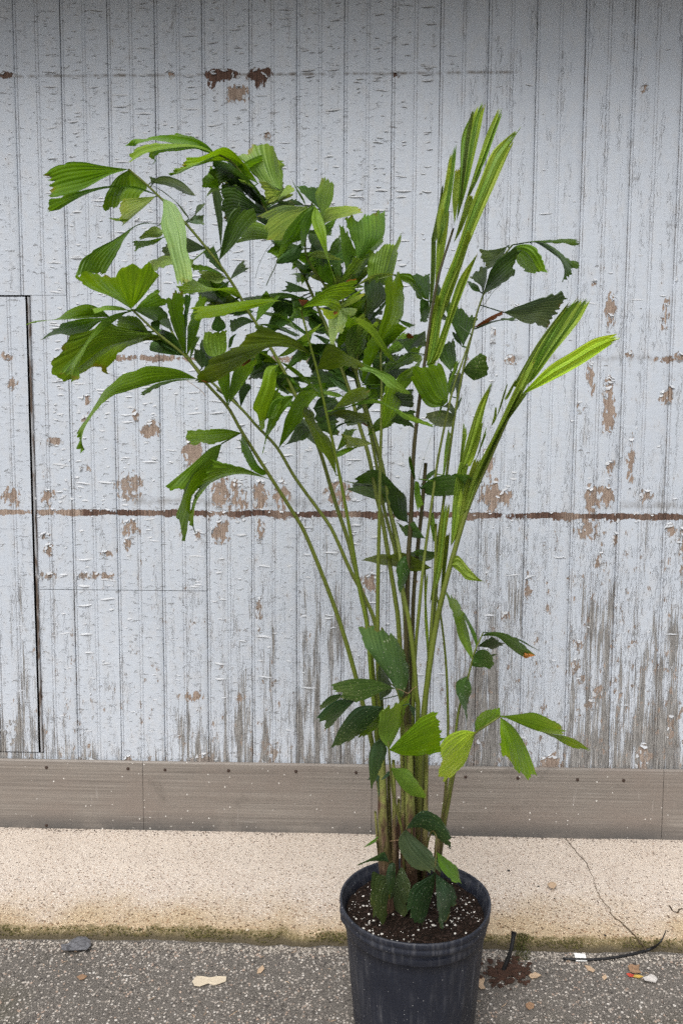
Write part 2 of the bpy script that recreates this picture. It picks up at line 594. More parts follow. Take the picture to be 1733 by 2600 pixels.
# bare patches: px, py, half width, half height, strength, tone (0 grey, .5 tan, 1 dark red brown)
PATCH = [(603, 238, 26, 26, .95, .5), (675, 345, 13, 15, .8, .55), (583, 505, 9, 14, .8, .55), (560, 190, 38, 16, 1.1, 1), (540, 205, 16, 26, .7, 1),
         (660, 190, 32, 18, 1.1, 1), (660, 205, 22, 22, .7, 1), (18, 191, 22, 9, 1, .9), (1006, 189, 9, 9, 1, .95), (600, 190, 12, 9, .8, 1),
         (432, 190, 14, 12, .8, .5), (383, 1090, 26, 22, 1, .45), (345, 1058, 10, 16, .8, .5), (222, 1015, 14, 14, .7, .45), (218, 1062, 12, 10, .7, .45),
         (140, 1122, 20, 12, .8, .4), (490, 1148, 26, 38, 1, .55), (30, 975, 18, 20, .7, .4), (30, 1260, 22, 30, .7, .5), (220, 1190, 18, 8, .7, .4),
         (560, 1250, 24, 44, .85, .5), (600, 1270, 26, 50, .8, .5), (660, 1262, 20, 42, .8, .5), (715, 1255, 22, 42, .8, .45), (860, 1255, 30, 36, .8, .45),
         (330, 1235, 34, 40, .72, .35), (120, 1265, 22, 22, .7, .45), (560, 1350, 24, 34, .8, .6), (660, 1350, 12, 30, .7, .6), (330, 1340, 24, 26, .7, .6),
         (505, 1362, 14, 12, .8, .4), (325, 1380, 12, 18, .7, .4), (270, 1405, 24, 8, .7, .4), (115, 1360, 14, 8, .7, .4), (265, 1462, 40, 9, .7, .4),
         (125, 1400, 12, 22, .7, .45), (940, 1480, 22, 26, .9, .5), (490, 1768, 30, 12, .8, .45), (120, 1462, 22, 10, .6, .3), (215, 1462, 22, 10, .6, .3),
         (1250, 845, 6, 14, 1, .6), (1250, 866, 6, 7, 1, .6), (1294, 914, 14, 13, 1, .6), (1310, 780, 8, 7, .9, .6), (1508, 717, 6, 8, .9, .55),
         (1548, 782, 18, 34, .9, .5), (1545, 820, 12, 26, .8, .45), (1498, 960, 12, 46, .95, .5), (1545, 985, 18, 30, .8, .5), (1545, 1040, 16, 70, .95, .45),
         (1470, 1035, 8, 18, .9, .5), (1690, 800, 8, 40, .9, .55), (1725, 905, 16, 12, .9, .7), (1595, 900, 12, 9, .8, .6), (1600, 1170, 12, 70, .75, .45),
         (1240, 1170, 16, 40, .95, .55), (1250, 1260, 34, 40, .9, .5), (1285, 1265, 16, 30, .7, .5), (1500, 1268, 20, 36, .9, .45), (1540, 1262, 22, 30, .85, .5),
         (1490, 1345, 22, 34, .9, .4), (1545, 1190, 12, 22, .7, .5), (1700, 1345, 14, 18, .8, .45), (1640, 1260, 20, 20, .7, .35), (1525, 1420, 8, 20, .8, .45),
         (1560, 1370, 10, 20, .7, .4), (1340, 1490, 10, 40, .8, .4), (1280, 1565, 9, 14, .9, .45), (1465, 1640, 9, 14, .7, .4), (1460, 1690, 10, 22, .8, .35),
         (1500, 1790, 16, 14, .8, .3), (1475, 1725, 9, 12, .8, .3), (1400, 1938, 18, 24, 1, .4), (1380, 1945, 10, 26, .9, .35), (1425, 1950, 8, 20, .9, .35),
         (1515, 1760, 14, 20, .7, .4), (1630, 1930, 20, 40, .8, .35), (1700, 1860, 10, 40, .7, .35), (40, 1870, 26, 40, .5, .1), (1180, 1210, 9, 34, .7, .5),
         (690, 1920, 24, 40, .6, .25), (520, 1930, 30, 26, .6, .25), (330, 1935, 18, 22, .6, .3), (230, 1940, 14, 18, .7, .35), (660, 1560, 7, 60, .7, .3),
         (1320, 1905, 14, 40, .6, .3), (1200, 1900, 22, 46, .6, .2), (1730, 1400, 10, 60, .7, .4), (1700, 1000, 10, 26, .7, .5), (20, 905, 20, 10, .8, .55),
         (210, 858, 7, 6, .8, .3), (350, 560, 7, 6, .7, .5), (1680, 1010, 7, 18, .8, .5), (1240, 740, 5, 7, .8, .4), (1635, 225, 10, 12, .9, .55)]
PW = []
for (px, py, rx, ry, s, tn) in PATCH:
    x, z = wpt(px, py)
    x2, z2 = wpt(px + rx, py - ry)
    PW.append((x, z, abs(x2 - x), abs(z2 - z), s, tn))

PACT = PW
rb = random.Random(21)
HB_G = {}
for k in range(2 * KMIN - 2, 2 * KMAX + 4):
    HB_G[k] = rb.uniform(-0.16, 0.10)
for px, v in ((650, .36), (600, .22), (690, .25), (780, .30), (830, .32), (900, .26), (945, .26), (1240, .38), (1195, .32), (1290, .22), (1500, .38), (1460, .34), (1560, .18), (1650, .26), (540, .14), (480, .10), (60, .18), (20, .14), (1710, .30)):
    k = int(math.floor((wpt(px, 1600)[0] - X0) / (SP / 2)))
    HB_G[k] = v


def wall_fields(x, z):
    """peel, tone, grain, dirt, hcrack at a wall point"""
    nz = noise.noise
    peel, tone = 0.0, 0.4
    # bare line left by the old rails
    # bare line left by the old rail: straight upper edge, ragged below
    dzb = z - ZBAND - 0.0015 * nz(Vector((x * 5, 6, 0)))
    b = 0.0
    if -0.05 < dzb < 0.03:
        have = 0.85 + 0.8 * nz(Vector((x * 4.3, 2.0, 0))) + 0.9 * nz(Vector((x * 17, 4.0, 0)))
        have = max(0.1, min(1.1, have))
        t1 = 0.0075 * (1.0 + 0.9 * nz(Vector((x * 6.1, 5.0, 2)))) - 0.001
        t0 = 0.0070 * (1.0 + 1.3 * nz(Vector((x * 9.3, 3.0, 5)))) - 0.001
        if dzb > t1:
            b = (1.5 - (dzb - t1) / 0.006) * have
        elif dzb < -t0:
            b = (1.5 + (dzb + t0) / (0.006 + 0.022 * max(0, nz(Vector((x * 11, 7, 0)))))) * have
        else:
            b = 1.5 * have
        b = max(0.0, b)
        tone = 0.90 + 0.36 * nz(Vector((x * 8, 1, 3)))
        if x < -1.1:
            tone = 0.6
    peel = max(peel, b)
    d2 = abs(z - ZBAND2) / 0.014
    if d2 < 2:
        on = 1.0 if (-0.98 < x < -0.60 or -0.45 < x < 0.05 or x > 1.12) else 0.25 + 0.4 * nz(Vector((x * 5, 9, 1)))
        b = max(0, 1.15 - 0.75 * d2) * on * (0.9 + 0.5 * nz(Vector((x * 12, 5, 0))))
        if b > peel:
            peel, tone = b, 0.68
    for (cx, cz, rx, rz, s, tn) in PACT:
        dx, dz = (x - cx) / rx, (z - cz) / rz
        q = dx * dx + dz * dz
        if q < 4:
            v = s * max(0.0, 1.15 - 0.62 * q)
            if v > peel:
                peel, tone = v, tn
    low = min(1, max(0, (1.72 - z) / 1.1))
    verylow = min(1, max(0, (0.62 - z) / 0.32))
    k = int(math.floor((x - X0) / (SP / 2)))
    g = HB_G.get(k, 0.0)
    right = min(1, max(0, (x - 0.2) / 1.0))
    grain = -0.11 + 0.29 * low + 0.22 * verylow + 0.10 * right * min(1, max(0, (2.6 - z) / 1.6)) + g * (0.2 + 0.65 * low) + 0.16 * nz(Vector((x * 3, 4, z * 1.3)))
    base = 0.16 * low + 0.14 * right * min(1, max(0, (2.5 - z) / 1.5)) + 0.10 * nz(Vector((x * 4, 8, z * 3)))
    if base > peel:
        peel, tone = base, 0.42
    if z < 0.42:
        e = 0.62 * (1 - (z - ZB) / 0.12) * (0.7 + 0.8 * nz(Vector((x * 16, 7, 0))))
        if e > peel:
            peel, tone = e, 0.2
    dirt = 0.0
    dd = (z - ZBAND - 0.045) / 0.022
    if abs(dd) < 1.5 and (-0.95 < x < -0.1 or x > 0.9):
        dirt = max(0, 1 - abs(dd)) * (0.5 + 0.6 * nz(Vector((x * 6, 3, z * 30))))
    d3 = abs(z - ZBAND3 - 0.002 * nz(Vector((x * 9, 1, 1)))) / 0.006
    if d3 < 1.5 and x < 0.55:
        dirt = max(dirt, 1.7 * max(0, 1 - d3 / 1.3) * (0.65 + 0.7 * nz(Vector((x * 6, 3, 1)))))
    d4 = abs(z - ZBAND2 - 0.004) / 0.014
    if d4 < 1.2 and x > 0.55:
        dirt = max(dirt, 0.4 * max(0, 1.2 - d4))
    hc = 1.0 if x < 0.1 else max(0.25, 1 - (x - 0.1) / 0.5)
    return peel, tone, grain, max(0, min(1, dirt)), hc


def board_profile(w, bead=True):
    """(s, depth, groove) across one board; negative depth is recessed"""
    m = 0.001
    pr = [(0, -6, .9), (0.9, -4, .8), (2.2, -0.8, .45), (4.2, 0.5, 0), (6.5, 1.0, 0), (8.8, 0.6, 0), (10.4, -0.8, .4), (11.4, -2.6, .9), (12.4, -0.6, .4), (14.5, 0, 0)]
    c = w / m / 2
    for k in (1, 2, 3):
        pr.append((14.5 + (c - 9 - 14.5) * k / 4, 0, 0))
    pr += [(c - 9, 0, 0), (c - 6.6, -0.4, .25), (c - 5.6, -2.2, .75), (c - 4.6, -0.5, .25), (c - 2, 0.6, 0), (c + 2, 0.6, 0), (c + 4.6, -0.5, .25), (c + 5.6, -2.0, .7), (c + 6.6, -0.4, .2), (c + 9, 0, 0)]
    e = w / m
    for k in (1, 2, 3):
        pr.append((c + 9 + (e - 3 - c - 9) * k / 4, 0, 0))
    pr += [(e - 3, 0, 0), (e - 1.0, -0.8, .3), (e - 0.4, -3.5, .8), (e, -6, .9)]
    return [(s * m, -d * m, g) for s, d, g in pr]


WALL = empty('board_wall', (0, 0, 0.05))
tag(WALL, 'weathered plank wall with peeling pale grey paint above a brown kick plate', 'wall')
PROF = board_profile(SP)
rj = random.Random(5)


def make_board(name, x0, z0, z1, parent, s0=0.0, s1=SP, yoff=0.0, dz=0.0115):
    global PACT
    PACT = [q for q in PW if q[0] + 2 * q[2] > x0 - 0.01 and q[0] - 2 * q[2] < x0 + SP + 0.01]
    jig = rj.uniform(-0.0012, 0.0012)
    gs = rj.uniform(0.35, 1.0)
    pr = [q for q in PROF if s0 - 1e-6 <= q[0] <= s1 + 1e-6]
    if s0 > 0:
        pr = [(s0, 0.012, 1), (s0 + 0.0008, 0.0, .4)] + [q for q in pr if q[0] > s0 + 0.002]
    nz_ = max(2, int((z1 - z0) / dz) + 1)
    zs = [z0 + (z1 - z0) * i / nz_ for i in range(nz_ + 1)]
    if dz < 0.03:
        ex = [zb + q * 0.001 for zb in (ZBAND, ZBAND2, ZBAND3) for q in (-34, -28, -22, -17, -13, -10, -7, -4, -1, 2, 5, 8, 11, 14, 18, 23)]
        zs = [z for z in zs if min(abs(z - q) for q in ex) > 0.003 or z in (z0, z1)] + [q for q in ex if z0 + 0.003 < q < z1 - 0.003]
        zs.sort()
    nz_ = len(zs) - 1
    V, F = [], []
    at = {k: [] for k in ('peel', 'tone', 'grain', 'groove', 'dirt', 'hcrack')}
    npf = len(pr)
    for i in range(nz_ + 1):
        z = zs[i]
        wob = 0.0011 * noise.noise(Vector((x0 * 7, 1, z * 1.7)))
        for (s, d, g) in pr:
            x = x0 + s + wob
            V.append((x, yoff + d + jig * (1 if 0.002 < s < SP - 0.002 else 0), z))
            p, tn, gr, di, hc = wall_fields(x, z)
            at['peel'].append(p)
            at['tone'].append(tn)
            at['grain'].append(gr)
            at['dirt'].append(di)
            at['hcrack'].append(hc)
            at['groove'].append(g * gs)
    for i in range(nz_):
        for j in range(npf - 1):
            F.append((i * npf + j, i * npf + j + 1, (i + 1) * npf + j + 1, (i + 1) * npf + j))
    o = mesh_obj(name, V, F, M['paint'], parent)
    for k, v in at.items():
        fattr(o, k, v)
    return o


GAP = 0.0009
for k in range(KMIN, KMAX):
    x0 = X0 + k * SP
    far = k < -3 or k > 16
    dz = 0.05 if far else 0.0115
    if k < 0:
        make_board('board', x0, DOOR_T + 0.004, ZT, WALL, dz=dz)
        make_board('board', x0, ZB, DOOR_B - 0.004, WALL, dz=dz)
    elif k == 0:
        make_board('board', x0, DOOR_T + 0.004, ZT, WALL)
        make_board('board', x0, ZB, DOOR_B - 0.004, WALL)
        make_board('board', x0, DOOR_B - 0.003, ZCUT - GAP, WALL, s0=DOOR_X - x0 + 0.0038)
        make_board('board', x0, ZCUT + GAP, DOOR_T + 0.003, WALL, s0=DOOR_X - x0 + 0.0038)
    elif k < 4:
        make_board('board', x0, ZB, ZCUT - GAP, WALL)
        make_board('board', x0, ZCUT + GAP, ZT, WALL)
    else:
        make_board('board', x0, ZB, ZT, WALL, dz=dz)

# sheathing behind the boards, so that the joints and the door gap look into darkness
def box(name, lo, hi, mat, parent=None, bev=0.0):
    bm = bmesh.new()
    bmesh.ops.create_cube(bm, size=1)
    for v in bm.verts:
        v.co = Vector([(lo[i] + hi[i]) / 2 + v.co[i] * (hi[i] - lo[i]) for i in range(3)])
    if bev:
        bmesh.ops.bevel(bm, geom=bm.edges[:], offset=bev, segments=2, affect='EDGES', profile=0.5)
    me = bpy.data.meshes.new(name)
    bm.to_mesh(me)
    bm.free()
    o = bpy.data.objects.new(name, me)
    C.objects.link(o)
    me.materials.append(mat)
    if parent:
        o.parent = parent
        o.matrix_parent_inverse = Matrix.Translation(-parent.location)
    return o


XL, XR = X0 + KMIN * SP, X0 + KMAX * SP
box('sheathing', (XL, 0.022, 0.0), (XR, 0.16, ZT + 0.1), M['dark'], WALL)

# door cut from the same boards, hung flush at the left
DOOR = empty('plank_door', (DOOR_X - 0.4, 0.0, DOOR_B))
tag(DOOR, 'flush plank door panel in the same peeling grey paint, set in the wall', 'door')
DW = DOOR_X - 0.003
for q in range(5):
    xb = DW - (q + 1) * SP + 0.0095
    if q == 0:
        make_board('board', xb, DOOR_B, DOOR_T - 0.003, DOOR, s1=SP - 0.0095, yoff=-0.002)
    else:
        make_board('board', xb, DOOR_B, DOOR_T - 0.003, DOOR, yoff=-0.002, dz=0.0115 if q < 3 else 0.05)
# worn, darkened edge of the door
V, F, nn = [], [], 60
for i in range(nn + 1):
    z = DOOR_B + (DOOR_T - 0.003 - DOOR_B) * i / nn
    w = 0.0022 * noise.noise(Vector((3, 1, z * 5))) + 0.001 * noise.noise(Vector((8, 1, z * 30)))
    for (x, y) in ((DW - 0.0035, -0.0035), (DW + 0.001 + w, -0.0030), (DW + 0.0035 + w, 0.002), (DW + 0.0035 + w, 0.02)):
        V.append((x, y, z))
for i in range(nn):
    for j in range(3):
        F.append((i * 4 + j, i * 4 + j + 1, (i + 1) * 4 + j + 1, (i + 1) * 4 + j))
mt = NT('worn_door_edge')
pp = mt.pos()
cc = mt.ramp(mt.noise(mt.vmul(pp, (60, 60, 9)), 1, 5, 0.65), [(0.28, (0.05, 0.042, 0.036)), (0.42, (0.16, 0.12, 0.095)), (0.5, (0.40, 0.41, 0.43)), (0.7, (0.52, 0.54, 0.57))])
mt.bsdf(cc, 0.8)
mesh_obj('edge_strip', V, F, mt.m, DOOR)

# brown kick plate: sheets butted end to end, with rusty screws
KZ0, KZ1 = 0.03, 0.336
JX = [XL, wpt(366, 2000)[0], wpt(943, 2000)[0], wpt(943, 2000)[0] + 1.15, XR]
SCREW = [(118, 1949), (325, 1952), (419, 1955), (580, 1957), (751, 1959), (903, 1962), (1181, 1973), (1314, 1976), (1465, 1980), (1582, 1982), (118, 2096)]
plates = []
for a, b in zip(JX, JX[1:]):
    n = max(2, int((b - a) / 0.05))
    V, F, lw = [], [], []
    pf = [(-0.004, KZ1 + 0.001), (-0.0135, KZ1 - 0.002), (-0.0145, KZ1 - 0.006)] + [(-0.0145, KZ1 - 0.006 - (KZ1 - KZ0 - 0.006) * q / 12) for q in range(1, 13)]
    for i in range(n + 1):
        x = a + 0.0008 + (b - a - 0.0016) * i / n
        for (y, z) in pf:
            V.append((x, y + 0.0015 * noise.noise(Vector((x * 2, 4, z * 6))), z))
            lw.append(max(0, min(1, (0.125 - z) / 0.06)))
    m_ = len(pf)
    for i in range(n):
        for j in range(m_ - 1):
            F.append((i * m_ + j, i * m_ + j + 1, (i + 1) * m_ + j + 1, (i + 1) * m_ + j))
    o = mesh_obj('kick_plate', V, F, M['plate'], WALL)
    fattr(o, 'low', lw)
    plates.append((a, b, o))
for px, py in SCREW:
    p = onY(px, py, -0.0165)
    par = [o for a, b, o in plates if a <= p.x < b][0]
    V, F = [], []
    for rr, yy in ((0.0065, 0.0), (0.0062, -0.0022), (0.004, -0.0036), (0.0012, -0.0038)):
        for k in range(10):
            t = 2 * math.pi * k / 10
            V.append((p.x + rr * math.cos(t), p.y + 0.002 + yy, p.z + rr * math.sin(t)))
    for i in range(3):
        for k in range(10):
            F.append((i * 10 + k, i * 10 + (k + 1) % 10, (i + 1) * 10 + (k + 1) % 10, (i + 1) * 10 + k))
    F.append(tuple(range(30, 40)))
    s = mesh_obj('screw', V, F, M['screw'])
    s.parent = par
    s.matrix_parent_inverse = Matrix.Identity(4)

# roof overhang above the wall
SOF = 0.52
box('soffit', (XL, -SOF, ZT - 0.01), (XR, 0.14, ZT + 0.05), M['soffit'], WALL)
box('fascia', (XL, -SOF - 0.03, ZT - 0.06), (XR, -SOF - 0.001, ZT + 0.16), M['soffit'], WALL)

# curled lips of cracked paint
def paint_lips():
    global PACT
    PACT = PW
    rnd = random.Random(99)
    V, F, MI = [], [], []

    def lip(x, z, w, h, out, tilt):
        n = 7
        b = len(V)
        ph = rnd.uniform(0, 6)
        for i in range(n):
            u = i / (n - 1)
            e = math.sin(math.pi * u)
            xx = x + (u - 0.5) * w
            zz = z + tilt * (u - 0.5) * w + 0.0012 * math.sin(ph + u * 5)
            V.append((xx, -0.0004, zz + h * (0.5 + 0.5 * e)))
            V.append((xx, -0.0006 - out * 0.35 * e, zz + h * 0.35 * e))
            V.append((xx, -0.0006 - out * e, zz - 0.0006 * e))
        for i in range(n - 1):
            for j in range(2):
                a = b + i * 3 + j
                F.append((a, a + 1, a + 4, a + 3))
                MI.append(0)
        b = len(V)
        gap = rnd.choice((0.0002, 0.0004, 0.0006, 0.0009, 0.0014)) * (1.25 if w > 0.03 else 0.8)
        for i in range(n):                 # flat dark strip: the slit and its shadow painted under the lifted edge
            u = i / (n - 1)
            e = math.sin(math.pi * u)
            xx = x + (u - 0.5) * w * 0.96
            zz = z + tilt * (u - 0.5) * w + 0.0012 * math.sin(ph + u * 5)
            V.append((xx, -0.00035, zz + 0.0006))
            V.append((xx, -0.00035, zz - 0.0002 - gap * e))
        for i in range(n - 1):
            a = b + i * 2
            F.append((a, a + 1, a + 3, a + 2))
            MI.append(1)

    zt = ZT - 0.2
    for k in range(-2, 34):
        hx = X0 + k * SP / 2
        lo, hi = hx + 0.0155, hx + SP / 2 - 0.0105
        cx = (lo + hi) / 2
        if cx < -1.6 or cx > 1.45:
            continue
        dens = 1.0 if cx < 0.05 else max(0.12, 0.75 - (cx - 0.05) * 1.2)
        dens *= rnd.uniform(0.35, 1.3)
        z = 0.42
        while z < zt:
            z += rnd.expovariate(1.0) * 0.034 / max(0.05, dens) + 0.004
            low = z < 1.25
            if low and rnd.random() < 0.62:
                continue
            if abs(z - ZBAND) < 0.025 or abs(cx - DOOR_X) < 0.03:
                continue
            pl = wall_fields(cx, z)[0]
            if pl > 0.5:
                continue
            w = min(hi - lo, rnd.choice((0.010, 0.014, 0.018, 0.024, 0.034, 0.06)) * rnd.uniform(0.7, 1.3))
            x = rnd.uniform(lo + w / 2, hi - w / 2) if hi - lo > w else cx
            lip(x, z, w, rnd.uniform(0.003, 0.0075), rnd.uniform(0.0012, 0.0038) * (1.25 if w > 0.03 else 0.9), rnd.uniform(-0.09, 0.09))

    def curl(x, z, dx, dz_, half, ln, out):
        """a tongue of paint fixed along one edge, its free end bent away from the wall"""
        b = len(V)
        sx_, sz_ = -dz_, dx
        n = 5
        ph = rnd.uniform(0, 6)
        for i in range(n):
            u = 2 * i / (n - 1) - 1
            k = (1 - 0.45 * abs(u)) * rnd.uniform(0.75, 1.1)
            for (l, o_) in ((0, 0.0005), (0.45, 0.0008 + 0.25 * out), (0.8, 0.0008 + 0.7 * out), (1.0, 0.0008 + out)):
                V.append((x + sx_ * u * half + dx * l * ln * k, -o_ * (0.6 + 0.4 * k), z + sz_ * u * half + dz_ * l * ln * k))
        for i in range(n - 1):
            for j in range(3):
                a = b + i * 4 + j
                F.append((a, a + 1, a + 5, a + 4))
                MI.append(0)

    for (cx, cz, rx, rz, s, tn) in PW:
        if cx < -1.62 or cx > 1.4:
            continue
        for q in range(rnd.choice((3, 4, 5, 6))):
            a = rnd.choice((90, 90, 270, 0, 180)) + rnd.uniform(-35, 35)
            ca_, sa_ = math.cos(R(a)), math.sin(R(a))
            px_, pz_ = cx + ca_ * rx * rnd.uniform(.75, 1.15), cz + sa_ * rz * rnd.uniform(.75, 1.15)
            curl(px_, pz_, -ca_, -sa_, rnd.uniform(.004, .012), rnd.uniform(.005, .013), rnd.uniform(.0015, .006))
    for q in range(420):               # loose tongues along the rail line and over the lower boards
        if q < 120:
            x_, z_ = rnd.uniform(-1.5, 1.35), ZBAND + rnd.choice((.014, -.016)) + rnd.gauss(0, .004)
        else:
            x_, z_ = rnd.uniform(-1.55, 1.35), rnd.uniform(.36, 2.3)
            if x_ < .3 and rnd.random() < .6:
                continue
        a = rnd.choice((0, 180, 90, 270)) + rnd.uniform(-20, 20)
        curl(x_, z_, math.cos(R(a)), math.sin(R(a)), rnd.uniform(.003, .009), rnd.uniform(.004, .010), rnd.uniform(.001, .0045))
    o = mesh_obj('paint_flakes', V, F, M['flake'], WALL)
    o.data.materials.append(M['slit'])
    o.data.polygons.foreach_set('material_index', MI)
    tag(o, kind='stuff')


paint_lips()
# ================================================================== pot
POT = onY(1053, 2272, -1.0)
PX, PY, RIM = POT.x, -1.0, 0.39
SOIL = 0.352


def make_potmat():
    t = NT('scuffed_black_plastic')
    P = t.pos()
    v = t.noise(t.vmul(P, (80, 80, 5)), 1, 4, 0.65)
    f = t.noise(P, 260, 3, 0.7)
    b = t.noise(P, 9, 4)
    col = t.mix(b, (0.010, 0.012, 0.020), (0.022, 0.026, 0.040))
    dust = t.math('MULTIPLY', t.ss(v, 0.45, 0.8), t.ss(b, 0.3, 0.65))
    col = t.mix(t.math('MULTIPLY', dust, 0.75), col, (0.13, 0.13, 0.14))
    col = t.mix(t.math('MULTIPLY', t.ss(f, 0.60, 0.80), 0.55), col, (0.15, 0.15, 0.16))
    sp = t.voro(P, 150)
    spc = t.voro(P, 150, 'F1', 'Color')
    sep = t.n('ShaderNodeSeparateColor')
    t.put(sep.inputs[0], spc)
    fl = t.ss(t.math('SUBTRACT', sp, t.math('MULTIPLY', t.ss(sep.outputs[0], 0.86, 1.0), 0.25)), 0.01, -0.03)
    col = t.mix(t.math('MULTIPLY', fl, 0.6), col, (0.4, 0.4, 0.4))
    rough = t.math('ADD', t.math('MULTIPLY', v, 0.25), 0.36)
    t.bsdf(col, rough, t.bump(t.math('ADD', v, t.math('MULTIPLY', f, 0.5)), 0.0012), 0.45)
    return t.m


M['pot'] = make_potmat()
pot = empty('nursery_pot', (PX, PY, 0))
tag(pot, 'scuffed black plastic nursery pot holding the palm', 'plant pot')


def lathe(name, prof, mat, parent, seg=128, rfun=None, cap=False):
    V, F = [], []
    for (r, z) in prof:
        for k in range(seg):
            t = 2 * math.pi * k / seg
            rr, zz = (r, z) if rfun is None else rfun(r, z, t)
            V.append((PX + rr * math.cos(t), PY + rr * math.sin(t), zz))
    for i in range(len(prof) - 1):
        for k in range(seg):
            k2 = (k + 1) % seg
            F.append((i * seg + k, i * seg + k2, (i + 1) * seg + k2, (i + 1) * seg + k))
    if cap:
        F.append(tuple(reversed(range(seg))))
    return mesh_obj(name, V, F, mat, parent)


def flute(r, z, t):
    k = max(0, min(1, (0.325 - z) / 0.03)) * max(0, min(1, (z - 0.02) / 0.03))
    c = math.cos(t * 22)
    lobe = 0.0016 * k * (1 if c > 0.55 else (c / 0.55 if c > 0 else 0))
    dent = 0.0015 * noise.noise(Vector((math.cos(t) * 2, math.sin(t) * 2, z * 6)))
    return r + lobe + dent, z


body = [(0.150, 0.012), (0.156, 0.0), (0.1585, 0.006), (0.1585, 0.02), (0.160, 0.026)]
body += [(0.160 + (0.1865 - 0.160) * k / 12, 0.026 + (0.322 - 0.026) * k / 12) for k in range(1, 13)]
body += [(0.1905, 0.3245), (0.1925, 0.329), (0.1932, 0.345)]
lathe('pot_body', body, M['pot'], pot, rfun=flute, cap=True)


def rimwob(r, z, t):
    w = 0.0022 * math.sin(2 * t + 0.6) + 0.0012 * math.sin(5 * t)
    lug = 0.0
    for a, s in ((R(196), 0.006), (R(37), 0.005)):
        d = (t - a + math.pi) % (2 * math.pi) - math.pi
        if z < 0.386 and z > 0.352 and r > 0.193:
            lug = max(lug, s * math.exp(-(d / 0.09) ** 2))
    return r + w + lug, z + 0.0016 * math.sin(3 * t + 1)


rim = [(0.1930, 0.340), (0.1945, 0.3445), (0.1945, 0.352), (0.1985, 0.356), (0.2005, 0.361), (0.2005, 0.368), (0.1985, 0.3715), (0.2005, 0.3745),
       (0.2022, 0.379), (0.2026, 0.385), (0.2018, 0.3892), (0.1995, 0.3905), (0.1965, 0.3895), (0.1945, 0.385), (0.1925, 0.376), (0.1880, 0.371),
       (0.1865, 0.362), (0.1825, 0.340), (0.180, 0.30)]
lathe('pot_rim', rim, M['pot'], pot, rfun=rimwob)
for k in range(6):                       # short feet under the pot
    a = 2 * math.pi * k / 6 + 0.35
    c = Vector((PX + 0.146 * math.cos(a), PY + 0.146 * math.sin(a), 0))
    o = box('foot', (-0.02, -0.012, -0.008), (0.02, 0.010, 0.012), M['pot'], None, 0.003)
    o.data.transform(Matrix.Translation(c + Vector((0, 0, 0.008))) @ Matrix.Rotation(a + math.pi / 2, 4, 'Z'))
    o.parent = pot
    o.matrix_parent_inverse = Matrix.Translation(-pot.location)

# ------------------------------------------------------------------ potting mix with perlite
t = NT('potting_mix')
P_ = t.pos()
nn1 = t.noise(P_, 120, 5, 0.7)
nn2 = t.noise(P_, 420, 3, 0.7)
cc = t.ramp(nn1, [(0.25, (0.006, 0.004, 0.003)), (0.5, (0.022, 0.013, 0.009)), (0.7, (0.06, 0.034, 0.024)), (0.85, (0.12, 0.075, 0.05))])
t.bsdf(cc, 0.95, t.bump(t.math('ADD', nn1, t.math('MULTIPLY', nn2, 0.4)), 0.012), 0.2)
M['soil'] = t.m
M['perlite'] = simple_mat('perlite', (0.74, 0.71, 0.66), 0.8, 0.15, 200)
V, F = [], []
rings, seg = 34, 96
for i in range(rings + 1):
    r = 0.1845 * i / rings
    for k in range(seg):
        a = 2 * math.pi * k / seg
        x, y = PX + r * math.cos(a), PY + r * math.sin(a)
        z = SOIL + 0.010 * noise.noise(Vector((x * 14, y * 14, 1))) + 0.005 * noise.noise(Vector((x * 45, y * 45, 3))) + 0.003 * noise.noise(Vector((x * 130, y * 130, 6)))
        z += 0.012 * math.exp(-(r / 0.09) ** 2)
        V.append((x, y, z))
for i in range(rings):
    for k in range(seg):
        F.append((i * seg + k, i * seg + (k + 1) % seg, (i + 1) * seg + (k + 1) % seg, (i + 1) * seg + k))
soil = mesh_obj('potting_soil', V, F, M['soil'])
tag(soil, 'dark potting soil with white perlite filling the pot', 'soil', kind='stuff')


def pebble(V, F, c, s, rnd, flat=0.7):
    b = len(V)
    q = [Vector((1, 0, 0)), Vector((0, 1, 0)), Vector((-1, 0, 0)), Vector((0, -1, 0)), Vector((.6, .6, .55)), Vector((-.6, .5, .6)), Vector((-.4, -.6, .5)), Vector((.5, -.5, .6)), Vector((0, 0, -1))]
    rot = Matrix.Rotation(rnd.uniform(0, 6.28), 3, 'Z')
    for v in q:
        w = rot @ Vector((v.x * rnd.uniform(.7, 1.2), v.y * rnd.uniform(.6, 1.1), v.z * flat * rnd.uniform(.8, 1.2)))
        V.append(c + w * s)
    for f in ((0, 1, 4), (1, 5, 4), (1, 2, 5), (2, 6, 5), (2, 3, 6), (3, 7, 6), (3, 0, 7), (0, 4, 7), (4, 5, 6), (4, 6, 7), (1, 0, 8), (2, 1, 8), (3, 2, 8), (0, 3, 8)):
        F.append(tuple(b + i for i in f))


def soil_z(x, y):
    r = math.hypot(x - PX, y - PY)
    return SOIL + 0.010 * noise.noise(Vector((x * 14, y * 14, 1))) + 0.005 * noise.noise(Vector((x * 45, y * 45, 3))) + 0.003 * noise.noise(Vector((x * 130, y * 130, 6))) + 0.012 * math.exp(-(r / 0.09) ** 2)


